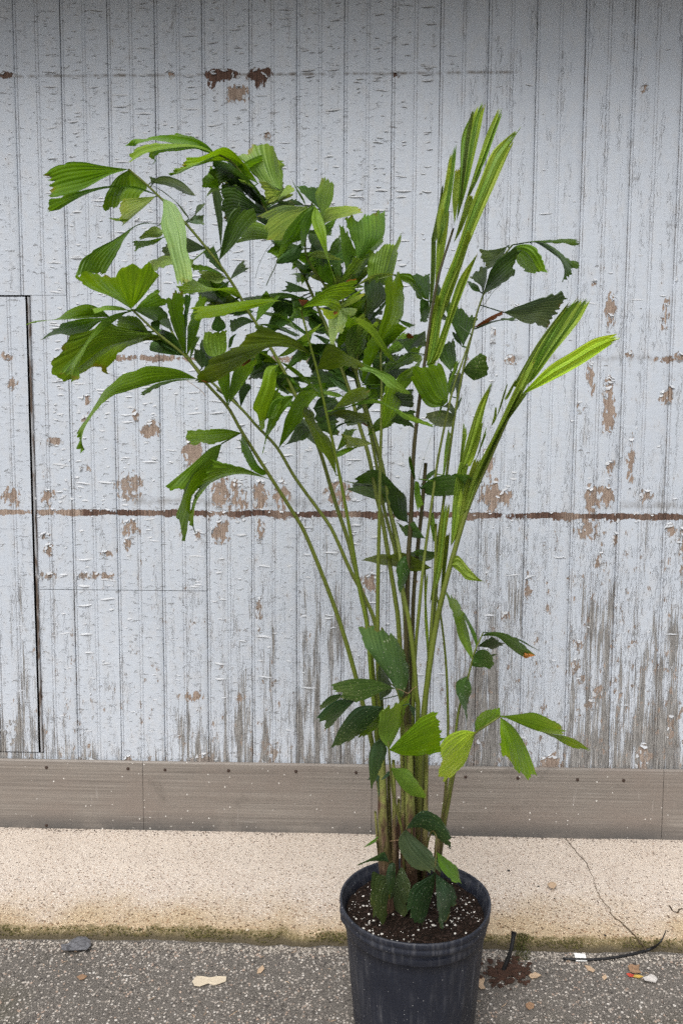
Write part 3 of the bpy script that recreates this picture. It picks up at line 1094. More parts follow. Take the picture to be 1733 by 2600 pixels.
V, F = [], []
rnd = random.Random(31)
for i in range(820):
    r = 0.180 * math.sqrt(rnd.random())
    a = rnd.uniform(0, 6.28)
    x, y = PX + r * math.cos(a), PY + r * math.sin(a)
    if noise.noise(Vector((x * 22, y * 22, 9))) < rnd.uniform(-0.30, 0.42):
        continue
    pebble(V, F, Vector((x, y, soil_z(x, y) + 0.0006)), rnd.choice((.0009, .0012, .0015, .002, .0028, .0042)), rnd)
o = mesh_obj('perlite', V, F, M['perlite'], soil, smooth=False)
o['kind'] = 'stuff'
V, F = [], []
for i in range(900):
    r = 0.180 * math.sqrt(rnd.random())
    a = rnd.uniform(0, 6.28)
    x, y = PX + r * math.cos(a), PY + r * math.sin(a)
    pebble(V, F, Vector((x, y, soil_z(x, y) + 0.001)), rnd.uniform(.0015, .005), rnd, 0.5)
M['bark'] = simple_mat('bark_bits', (0.03, 0.016, 0.011), 0.9, 0.6, 90)
o = mesh_obj('bark_bits', V, F, M['bark'], soil, smooth=False)
o['kind'] = 'stuff'
# ================================================================== fishtail palm


def make_leafmat(name, speck, ribs=False):
    t = NT(name)
    oi = t.n('ShaderNodeObjectInfo')
    uv = t.n('ShaderNodeUVMap').outputs[0]
    rv = t.n('ShaderNodeCombineXYZ')
    t.put(rv.inputs[0], t.math('MULTIPLY', oi.outputs['Random'], 50))
    ad = t.n('ShaderNodeVectorMath', operation='ADD')
    t.put(ad.inputs[0], uv)
    t.put(ad.inputs[1], rv.outputs[0])
    st = t.noise(t.vmul(ad.outputs[0], (19, 1.1, 1)), 1, 3, 0.6)
    fine = t.noise(t.vmul(ad.outputs[0], (55, 1.6, 1)), 1, 2, 0.5)
    blot = t.noise(t.pos(), 26, 4)
    c = oi.outputs['Color']
    dk = t.mix(1.0, c, (0.76, 0.80, 0.74), 'MULTIPLY')
    lt = t.mix(1.0, c, (1.34, 1.22, 1.2), 'MULTIPLY')
    col = t.mix(t.ss(st, 0.30, 0.70), dk, lt)
    col = t.mix(t.math('MULTIPLY', t.ss(fine, 0.50, 0.68), 0.3), col, t.mix(1.0, c, (1.9, 1.6, 1.7), 'MULTIPLY'))
    col = t.mix(t.math('MULTIPLY', t.ss(blot, 0.55, 0.75), 0.3), col, t.mix(1.0, c, (1.25, 0.95, 0.8), 'MULTIPLY'))
    if ribs:                               # folded young leaflets: close dark and pale ribs
        rb_ = t.noise(t.vmul(ad.outputs[0], (26, 0.06, 1), (1, 0, 0)), 1, 1, 0.5)
        col = t.mix(t.ss(rb_, 0.56, 0.64), col, t.mix(1.0, c, (0.36, 0.42, 0.34), 'MULTIPLY'))
        col = t.mix(t.ss(rb_, 0.42, 0.34), col, t.mix(1.0, c, (1.9, 1.65, 2.2), 'MULTIPLY'))
    if speck:
        P = t.vmul(ad.outputs[0], (16, 26, 1))
        v = t.voro(P, 1)
        vcn = t.voro(P, 1, 'F1', 'Color')
        sp = t.n('ShaderNodeSeparateColor')
        t.put(sp.inputs[0], vcn)
        s = t.ss(t.math('SUBTRACT', v, t.math('MULTIPLY', t.ss(sp.outputs[0], 0.30, 1.0), 0.34)), 0.06, -0.03)
        s = t.math('MULTIPLY', s, t.ss(t.noise(t.vmul(ad.outputs[0], (4, 5, 1), (3, 1, 0)), 1, 3), 0.38, 0.6))
        col = t.mix(t.math('MULTIPLY', s, 0.8), col, (0.52, 0.58, 0.48))
    else:
        v = t.voro(t.vmul(ad.outputs[0], (9, 13, 1)), 1)
        vcn = t.voro(t.vmul(ad.outputs[0], (9, 13, 1)), 1, 'F1', 'Color')
        sp = t.n('ShaderNodeSeparateColor')
        t.put(sp.inputs[0], vcn)
        s = t.ss(t.math('SUBTRACT', v, t.math('MULTIPLY', t.ss(sp.outputs[0], 0.75, 1.0), 0.10)), 0.01, -0.01)
        col = t.mix(t.math('MULTIPLY', s, 0.8), col, (0.03, 0.025, 0.01))
    uvs_ = t.n('ShaderNodeSeparateXYZ')
    t.put(uvs_.inputs[0], uv)
    tip = t.ss(t.math('ADD', uvs_.outputs[1], t.math('MULTIPLY', t.math('SUBTRACT', blot, 0.5), 0.55)), 1.0, 1.05)
    tip = t.math('MULTIPLY', tip, t.ss(oi.outputs['Random'], 0.45, 0.6))
    col = t.mix(t.math('MULTIPLY', tip, 0.85), col, (0.20, 0.085, 0.03))
    yel = t.math('MULTIPLY', t.ss(uvs_.outputs[1], 0.55, 1.0), t.ss(blot, 0.35, 0.7))
    col = t.mix(t.math('MULTIPLY', yel, 0.45), col, t.mix(1.0, c, (1.9, 1.45, 0.9), 'MULTIPLY'))
    bmp = t.bump(t.math('ADD', t.math('MULTIPLY', st, 0.5), t.math('MULTIPLY', fine, 0.5)), 0.0012)
    col = t.mix(t.math('MULTIPLY', t.ss(fine, 0.46, 0.34), 0.22), col, t.mix(1.0, c, (0.5, 0.55, 0.5), 'MULTIPLY'))
    a = t.bsdf(col, t.math('ADD', 0.30, t.math('MULTIPLY', blot, 0.25)), bmp, 0.42, finish=False)
    tr = t.n('ShaderNodeBsdfTranslucent')
    t.put(tr.inputs[0], t.mix(1.0, col, (1.9, 1.75, 0.8), 'MULTIPLY'))
    t.put(tr.inputs['Normal'], bmp)
    ms = t.n('ShaderNodeMixShader')
    ms.inputs[0].default_value = 0.36
    t.t.links.new(a, ms.inputs[1])
    t.t.links.new(tr.outputs[0], ms.inputs[2])
    t.t.links.new(ms.outputs[0], t.out.inputs[0])
    return t.m


def make_stalk():
    t = NT('palm_stalk')
    oi = t.n('ShaderNodeObjectInfo')
    P = t.pos()
    l = t.noise(t.vmul(P, (260, 260, 5)), 1, 3, 0.6)
    b = t.noise(t.vmul(P, (30, 30, 3)), 1, 3)
    s = t.noise(P, 210, 3, 0.7)
    c = oi.outputs['Color']
    col = t.mix(l, t.mix(1.0, c, (0.6, 0.6, 0.55), 'MULTIPLY'), t.mix(1.0, c, (1.5, 1.4, 1.4), 'MULTIPLY'))
    dark = t.math('MULTIPLY', t.ss(s, 0.56, 0.68), t.ss(b, 0.38, 0.6))
    col = t.mix(t.math('MULTIPLY', dark, 0.8), col, (0.03, 0.018, 0.01))
    z = t.n('ShaderNodeSeparateXYZ')
    t.put(z.inputs[0], P)
    old = t.math('MULTIPLY', t.ss(t.math('ADD', z.outputs[2], t.math('MULTIPLY', t.math('SUBTRACT', b, 0.5), 0.9)), 1.05, 0.45), t.ss(l, 0.30, 0.55))
    col = t.mix(t.math('MULTIPLY', old, 0.85), col, t.mix(l, (0.035, 0.02, 0.012), (0.17, 0.11, 0.07)))
    t.bsdf(col, 0.5, t.bump(l, 0.0012), 0.35)
    return t.m


def make_trunk():
    t = NT('fibrous_sheath')
    P = t.pos()
    l = t.noise(t.vmul(P, (170, 170, 8)), 1, 4, 0.65)
    b = t.noise(t.vmul(P, (22, 22, 6)), 1, 4, 0.6)
    col = t.ramp(l, [(0.25, (0.030, 0.016, 0.011)), (0.5, (0.105, 0.058, 0.038)), (0.75, (0.25, 0.17, 0.12))])
    z = t.n('ShaderNodeSeparateXYZ')
    t.put(z.inputs[0], P)
    gr = t.math('MULTIPLY', t.ss(z.outputs[2], 0.46, 0.72), t.ss(b, 0.38, 0.52))
    col = t.mix(gr, col, t.mix(l, (0.14, 0.16, 0.03), (0.32, 0.34, 0.10)))
    t.bsdf(col, 0.8, t.bump(l, 0.004), 0.25)
    return t.m


M['leaf'] = make_leafmat('palm_leaflet', False)
M['leafspeck'] = make_leafmat('palm_leaflet_spotted', True)
M['leafrib'] = make_leafmat('palm_leaflet_folded', False, True)
M['stalk'] = make_stalk()
M['trunk'] = make_trunk()
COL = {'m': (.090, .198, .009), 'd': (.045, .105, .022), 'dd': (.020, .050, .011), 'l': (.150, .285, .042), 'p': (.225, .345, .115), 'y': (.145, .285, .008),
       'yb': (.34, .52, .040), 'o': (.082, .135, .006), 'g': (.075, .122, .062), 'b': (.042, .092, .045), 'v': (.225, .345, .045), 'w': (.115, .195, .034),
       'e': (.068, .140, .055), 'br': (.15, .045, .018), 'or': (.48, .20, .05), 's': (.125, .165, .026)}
TILE = {'A': (100, 320, 3.92), 'B': (400, 320, 3.92), 'C': (700, 420, 3.92), 'D': (50, 700, 3.92), 'E': (380, 680, 3.92), 'F': (680, 680, 3.92),
        'G': (400, 1000, 3.92), 'H': (700, 980, 3.92), 'I': (1000, 220, 3.92), 'J': (980, 560, 3.92), 'K': (960, 900, 3.92), 'L': (1200, 580, 3.92),
        'M': (860, 1280, 3.92), 'N': (780, 1560, 3.92), 'O': (1080, 1560, 3.5636), 'P': (860, 1950, 3.92)}

palm = empty('fishtail_palm', (PX, PY, SOIL))
tag(palm, 'tall fishtail palm with ragged wedge shaped leaflets growing in the black pot', 'palm')
MPP = 2.05 / FPX                    # metres for one photo pixel at the plant


def W3(px, py, dep):
    return onY(px, py, PY + dep)


# stalks: name -> ([(photo x, photo y, depth m)...] from tip to soil, radius px at tip, at base, colour)
ST = {
 'F1': ([(338, 788, -.24), (401, 847, -.24), (474, 907, -.23), (523, 972, -.22), (578, 1033, -.20), (615, 1098, -.19), (680, 1201, -.16), (741, 1297, -.13), (780, 1367, -.11), (852, 1550, -.07), (900, 1708, -.05), (945, 1894, -.03), (968, 2050, -.02), (984, 2310, 0)], 2.4, 7.5, 's'),
 'F2': ([(420, 815, -.02), (460, 880, -.03), (500, 935, -.03), (538, 971, -.04), (610, 1035, -.05), (653, 1083, -.05), (703, 1136, -.06), (749, 1213, -.06), (810, 1297, -.05), (843, 1346, -.05), (889, 1448, -.04), (931, 1529, -.03), (955, 1600, -.02), (966, 1750, 0), (975, 2000, .01), (992, 2298, .02)], 2.2, 7, 's'),
 'F3': ([(327, 430, -.10), (365, 462, -.10), (401, 496, -.09), (474, 570, -.07), (552, 665, -.05), (597, 731, -.03), (626, 784, -.02), (653, 826, -.01), (714, 930, 0), (749, 1002, 0), (779, 1064, 0), (814, 1152, 0), (850, 1273, .01), (885, 1378, .01), (905, 1459, .01), (925, 1540, .01), (945, 1700, .01), (965, 1950, .01), (988, 2300, .01)], 2.2, 7.5, 's'),
 'F4': ([(764, 788, -.24), (787, 876, -.22), (806, 945, -.20), (829, 1052, -.18), (852, 1159, -.15), (875, 1276, -.12), (896, 1396, -.09), (913, 1501, -.06), (931, 1588, -.05), (942, 1720, -.04), (958, 1900, -.03), (980, 2308, -.01)], 2.0, 7.5, 'l2'),
 'F5': ([(545, 388, .02), (590, 412, .04), (630, 465, .06), (670, 524, .08), (729, 631, .09), (768, 694, .09), (794, 752, .08), (817, 805, .08), (844, 868, .07), (867, 937, .06), (890, 1002, .05), (913, 1083, .04), (936, 1159, .03), (955, 1258, .02), (970, 1320, .02), (987, 1423, .01), (1003, 1522, .01), (1012, 1600, .01), (1020, 1800, .01), (1030, 2290, .02)], 2.2, 8, 's'),
 'F6': ([(988, 780, -.02), (975, 840, -.02), (966, 900, -.02), (968, 960, -.03), (968, 1037, -.04), (967, 1100, -.05), (964, 1200, -.05), (963, 1297, -.05), (960, 1420, -.04), (958, 1590, -.03), (960, 1750, -.02), (970, 1950, -.02), (990, 2302, 0)], 2.2, 7.5, 's'),
 'F7': ([(937, 715, .02), (930, 762, .03), (922, 830, .04), (908, 900, .05), (906, 953, .06), (929, 1033, .05), (952, 1113, .04), (972, 1190, .03), (990, 1295, .02), (1005, 1356, 0), (1016, 1420, -.03), (1022, 1499, -.05), (1039, 1586, -.06), (1050, 1678, -.06), (1056, 1764, -.05), (1060, 1828, -.04), (1050, 2292, 0)], 2.2, 8, 's'),
 'F8': ([(792, 515, -.06), (778, 580, -.02), (776, 645, .02), (800, 690, .03), (828, 731, .04), (860, 790, .06), (885, 860, .07), (905, 960, .08), (935, 1080, .07), (955, 1180, .06), (972, 1280, .05), (988, 1344, .04), (1003, 1400, .03), (1020, 1500, .03), (1030, 1650, .03), (1038, 2285, .03)], 2.0, 7, 's'),
 'F9': ([(904, 655, 0), (885, 720, .01), (868, 770, .03), (872, 840, .06), (893, 930, .09), (930, 1060, .10), (955, 1140, .10), (985, 1280, .08), (1008, 1400, .07), (1030, 1560, .06), (1042, 1700, .05), (1045, 2280, .05)], 2.0, 7, 's'),
 'F10': ([(1150, 580, -.03), (1108, 720, -.03), (1080, 900, -.03), (1062, 1032, -.03), (1049, 1156, -.03), (1042, 1325, -.03), (1035, 1430, -.03), (1032, 1571, -.03), (1030, 1700, -.03), (1032, 1900, -.03), (1036, 2295, 0)], 2.5, 9, 'k'),
 'F11': ([(1300, 622, .02), (1270, 660, .03), (1240, 715, .03), (1220, 764, .03), (1207, 805, .03), (1202, 828, .03), (1176, 935, .02), (1159, 1022, .02), (1149, 1084, .02), (1136, 1181, .02), (1123, 1290, .02), (1107, 1408, .02), (1095, 1600, .02), (1080, 1750, .02), (1070, 1950, .02), (1062, 2280, .03)], 1.8, 6, 's'),
 'F12': ([(1196, 850, -.02), (1165, 940, -.02), (1149, 987, -.02), (1131, 1066, -.03), (1113, 1155, -.03), (1105, 1206, -.03), (1090, 1318, -.04), (1079, 1395, -.04), (1069, 1484, -.05), (1062, 1561, -.05), (1054, 1650, -.04), (1048, 1800, -.03), (1046, 2290, -.01)], 1.8, 6.5, 's'),
 'F13': ([(1080, 1175, 0), (1069, 1305, 0), (1059, 1395, 0), (1051, 1484, 0), (1047, 1573, 0), (1045, 1750, 0), (1044, 2285, .02)], 4.5, 6.5, 'k'),
 'F15': ([(1330, 970, -.06), (1290, 1055, -.06), (1243, 1160, -.06), (1190, 1280, -.06), (1152, 1402, -.06), (1127, 1494, -.06), (1106, 1588, -.05), (1089, 1697, -.05), (1075, 1810, -.04), (1066, 1950, -.03), (1058, 2288, -.01)], 4.5, 9, 's'),
 'F17': ([(1100, 1480, .0), (1118, 1564, .01), (1131, 1680, .02), (1136, 1800, .02), (1136, 1880, .02), (1130, 2010, .02), (1118, 2110, .02), (1104, 2262, .01)], 2.2, 5, 's'),
 'F18': ([(1226, 1605, -.02), (1215, 1630, -.02), (1204, 1655, -.02), (1189, 1713, -.01), (1165, 1799, 0), (1156, 1861, 0), (1144, 1976, 0), (1129, 2052, 0), (1108, 2262, 0)], 1.6, 6, 's'),
 'F19': ([(1270, 1818, -.10), (1240, 1838, -.10), (1206, 1861, -.09), (1180, 1900, -.07), (1156, 1950, -.05), (1140, 2030, -.03), (1124, 2120, -.01), (1104, 2266, 0)], 2.0, 6, 's'),
 'F20': ([(990, 1735, -.12), (1006, 1750, -.12), (1018, 1800, -.10), (1026, 1880, -.07), (1030, 2000, -.05), (1034, 2298, -.02)], 1.6, 5, 's'),
 'F21': ([(972, 1795, -.12), (980, 1850, -.13), (987, 1904, -.14), (990, 1950, -.12), (996, 2010, -.10), (1010, 2070, -.08), (1022, 2130, -.06), (1028, 2300, -.03)], 1.6, 5, 's'),
 'F22': ([(1030, 2105, -.10), (1038, 2092, -.08), (1046, 2130, -.06), (1044, 2296, -.02)], 1.6, 4, 's'),
 'F23': ([(1104, 2214, -.12), (1106, 2170, -.11), (1107, 2124, -.10), (1095, 2112, -.07), (1082, 2160, -.04), (1070, 2288, 0)], 1.4, 4, 's'),
 'F24': ([(988, 2192, -.11), (995, 2188, -.09), (1000, 2220, -.06), (1002, 2300, -.02)], 1.4, 3.5, 's'),
 'F25': ([(1106, 1330, -.03), (1103, 1450, -.03), (1096, 1560, -.03), (1088, 1680, -.03), (1076, 1850, -.02), (1064, 2284, 0)], 3.0, 6, 's'),
 'F26': ([(1120, 1340, -.01), (1113, 1430, -.01), (1104, 1540, -.01), (1092, 1690, -.01), (1078, 1850, 0), (1068, 2282, .02)], 2.6, 5.5, 's'),
 'F27': ([(1078, 1440, -.02), (1079, 1520, -.02), (1084, 1620, -.02), (1086, 1690, -.02), (1078, 1850, -.01), (1060, 2286, .01)], 2.2, 5, 's'),
 'F28': ([(962, 2020, -.06), (975, 2080, -.05), (990, 2180, -.04), (1000, 2302, -.02)], 2.2, 6, 's'),
}
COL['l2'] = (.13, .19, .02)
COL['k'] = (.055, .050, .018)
FR, FPATH = {}, {}
for nm, (pts, r0, r1, cl) in ST.items():
    p3 = []
    for i, (x, y, d) in enumerate(pts):
        if i == len(pts) - 1:
            q = onZ(x, y, SOIL - 0.004)
        else:
            q = W3(x, y, d)
        p3.append(q)
    p3.append(p3[-1] + Vector((0, 0, -0.03)))
    n = 12 + 5 * len(p3)
    path = cr_resample(p3, n)
    rad = [(r0 + (r1 - r0) * (i / (n - 1)) ** 0.8) * MPP for i in range(n)]
    V, F = tube_data(path, rad, 9)
    o = mesh_obj('frond', V, F, M['stalk'], palm)
    o.color = (*COL[cl], 1)
    FR[nm] = o
    FPATH[nm] = [(x, y, d) for (x, y, d) in pts]


def near_on(nm, x, y):
    best = (1e9, 0, 0, 0)
    P = FPATH[nm]
    for (x0, y0, d0), (x1, y1, d1) in zip(P, P[1:]):
        dx, dy = x1 - x0, y1 - y0
        t = max(0, min(1, ((x - x0) * dx + (y - y0) * dy) / (dx * dx + dy * dy + 1e-9)))
        qx, qy = x0 + dx * t, y0 + dy * t
        dd = math.hypot(qx - x, qy - y)
        if dd < best[0]:
            best = (dd, d0 + (d1 - d0) * t, qx, qy)
    return best


LR = random.Random(17)
WID = 1.08


def pts_of(txt, tile):
    x0, y0, s = TILE[tile]
    return [Vector((x0 + float(a) / s, y0 + float(b) / s)) for a, b in (q.split(',') for q in txt.split())]


def leaf(line, u0=0.0, u1=1.0, vmax=1.0, tilt=None):
    """tile | frond | colour | base + edge A | edge B | notched end | depth at tip, skew, cup"""
    f = [q.strip() for q in line.split('|')]
    tile, fr, cl = f[0], f[1], f[2]
    A = pts_of(f[3], tile)
    B = pts_of(f[4], tile)
    E = pts_of(f[5], tile) if len(f) > 5 and f[5] else []
    opt = [float(q) for q in f[6].split(',')] if len(f) > 6 and f[6] else []
    base = A[0]
    B = [base] + B
    dist, db, qx, qy = near_on(fr, base.x, base.y)
    length = max((A[-1] - base).length, (B[-1] - base).length) * MPP
    d1 = opt[0] if len(opt) > 0 else LR.uniform(-.05, .05)
    width = ((A[-1] - B[-1]).length + 20) * MPP
    dk = opt[1] if len(opt) > 1 else LR.choice((-1, 1)) * LR.uniform(.15, .55) * width
    cup = opt[2] if len(opt) > 2 else LR.choice((-1, 1, 1)) * LR.uniform(.05, .16) * width
    arch = LR.uniform(-.10, .10) * length
    spk = cl.endswith('*')
    c = COL[cl.rstrip('*')]
    rib = fr in ('F10', 'F15', 'F25', 'F26', 'F27') and cl in ('m', 'l', 'y', 'yb', 'o', 'v', 'w', 'g')
    NV = 26
    NU = 44 if width > 0.06 else 22
    ca, cb = cr_resample(A, NV + 1), cr_resample(B, NV + 1)
    ce = lin_resample([A[-1]] + E + [B[-1]], NU + 1)
    npl = max(3, min(11, int(width / 0.011)))
    pa = min(0.0018, width * 0.016)
    if rib:
        pa = 0.0035 if tilt is None else 0.0006
        npl = 5 if tilt is None else 2
    ph = LR.uniform(0, 6)
    teeth = [LR.uniform(-1, 0.7) for q in range(64)]
    ntooth = max(5, min(22, int(width / 0.0075)))
    jag = min(15.0, 0.085 * length / MPP) * (1 if width > 0.04 else .6)
    edges = LR.choice(((1,), (-1,), (1, -1), (1, -1)))
    eamp = min(7.0, 0.055 * length / MPP)
    etooth = LR.uniform(8, 13)
    V, UV, F = [], [], []
    seed = LR.uniform(0, 99)
    tipdir = ((A[-1] + B[-1]) / 2 - base).normalized() if length > 0 else Vector((0, 1))
    for j in range(NV + 1):
        v = j / NV
        w = v * v
        for i in range(NU + 1):
            u = i / NU
            if tilt is None:
                p = ca[j].lerp(cb[j], 0.5 + (u - 0.5) * WID) + w * (ce[i] - ca[-1].lerp(cb[-1], u))
            else:                     # one narrow leaflet out of a folded bundle
                uu = u0 + (u1 - u0) * u
                fj = v * vmax * NV
                j0 = min(NV - 1, int(fj))
                a_ = ca[j0].lerp(ca[j0 + 1], fj - j0)
                b_ = cb[j0].lerp(cb[j0 + 1], fj - j0)
                tap = 0.5 + (u - 0.5) * (1 - max(0, v - 0.82) * 2.6)
                uu = u0 + (u1 - u0) * tap
                p = a_.lerp(b_, uu)
            if j >= NV - 1:

                tt = u * ntooth
                saw = teeth[int(tt) % 64] * (1 - 0.8 * (tt % 1.0))
                jg = (0.9 * noise.noise(Vector((seed, u * 6, 0))) + 0.75 * saw - 0.05) * jag
                p = p + tipdir * (jg * (1.0 if j == NV else 0.35) * (0.35 if i in (0, NU) else 1))
            s = 2 * u - 1
            if v > 0.4 and not rib:
                side = cb[j] - ca[j]
                if side.length > 3:
                    sgn = 1 if s > 0 else -1
                    if sgn in edges:
                        q = v * etooth
                        am = (teeth[(int(q) + (31 if sgn > 0 else 7)) % 64] * (1 - q % 1.0)) * eamp * min(1, (v - 0.4) * 3)
                        p = p + side.normalized() * (sgn * am * abs(s) ** 5)
            dep = db + d1 * v ** 1.25 + dk * s * min(1, 1.5 * v) + cup * (s * s - 0.4) * min(1, 2 * v) + arch * math.sin(math.pi * v)
            if tilt is not None:
                dep = db + d1 * v + tilt * s + 0.006 * (u0 - 0.5)
            tri = abs(((u * npl + ph) % 1.0) * 2 - 1) - 0.5
            dep += 2 * pa * tri * min(1, 2.5 * v)
            dep += 0.004 * noise.noise(Vector((seed, u * 3, v * 3)))
            V.append(W3(p.x, p.y, dep))
            UV.append((u if tilt is None else u0 + (u1 - u0) * u, v))
    for j in range(NV):
        for i in range(NU):
            a = j * (NU + 1) + i
            F.append((a, a + 1, a + NU + 2, a + NU + 1))
    if 3 < dist < 80 and cl not in ('br', 'or') and not rib:                      # short stalk to the rachis
        b0 = len(V)
        pth = [W3(qx, qy, db), W3((qx + base.x) / 2, (qy + base.y) / 2, db), W3(base.x, base.y, db), W3(base.x + tipdir.x * 6, base.y + tipdir.y * 6, db + d1 * 0.02)]
        tv, tf = tube_data(pth, [1.5 * MPP] * 3 + [0.8 * MPP], 6, b0)
        V += tv
        UV += [(0.5, 0.02)] * len(tv)
        F += tf
    o = mesh_obj('leaflet', V, F, M['leafspeck' if spk else ('leafrib' if rib else 'leaf')], None, uvs=UV)
    o.parent = FR[fr]
    o.matrix_parent_inverse = (Matrix.Translation(-palm.location)).inverted() @ Matrix.Translation(-palm.location)
    k = LR.uniform(0.82, 1.18)
    o.color = (c[0] * k * LR.uniform(.92, 1.08), c[1] * k, c[2] * k * LR.uniform(.85, 1.15), 1)
    return o
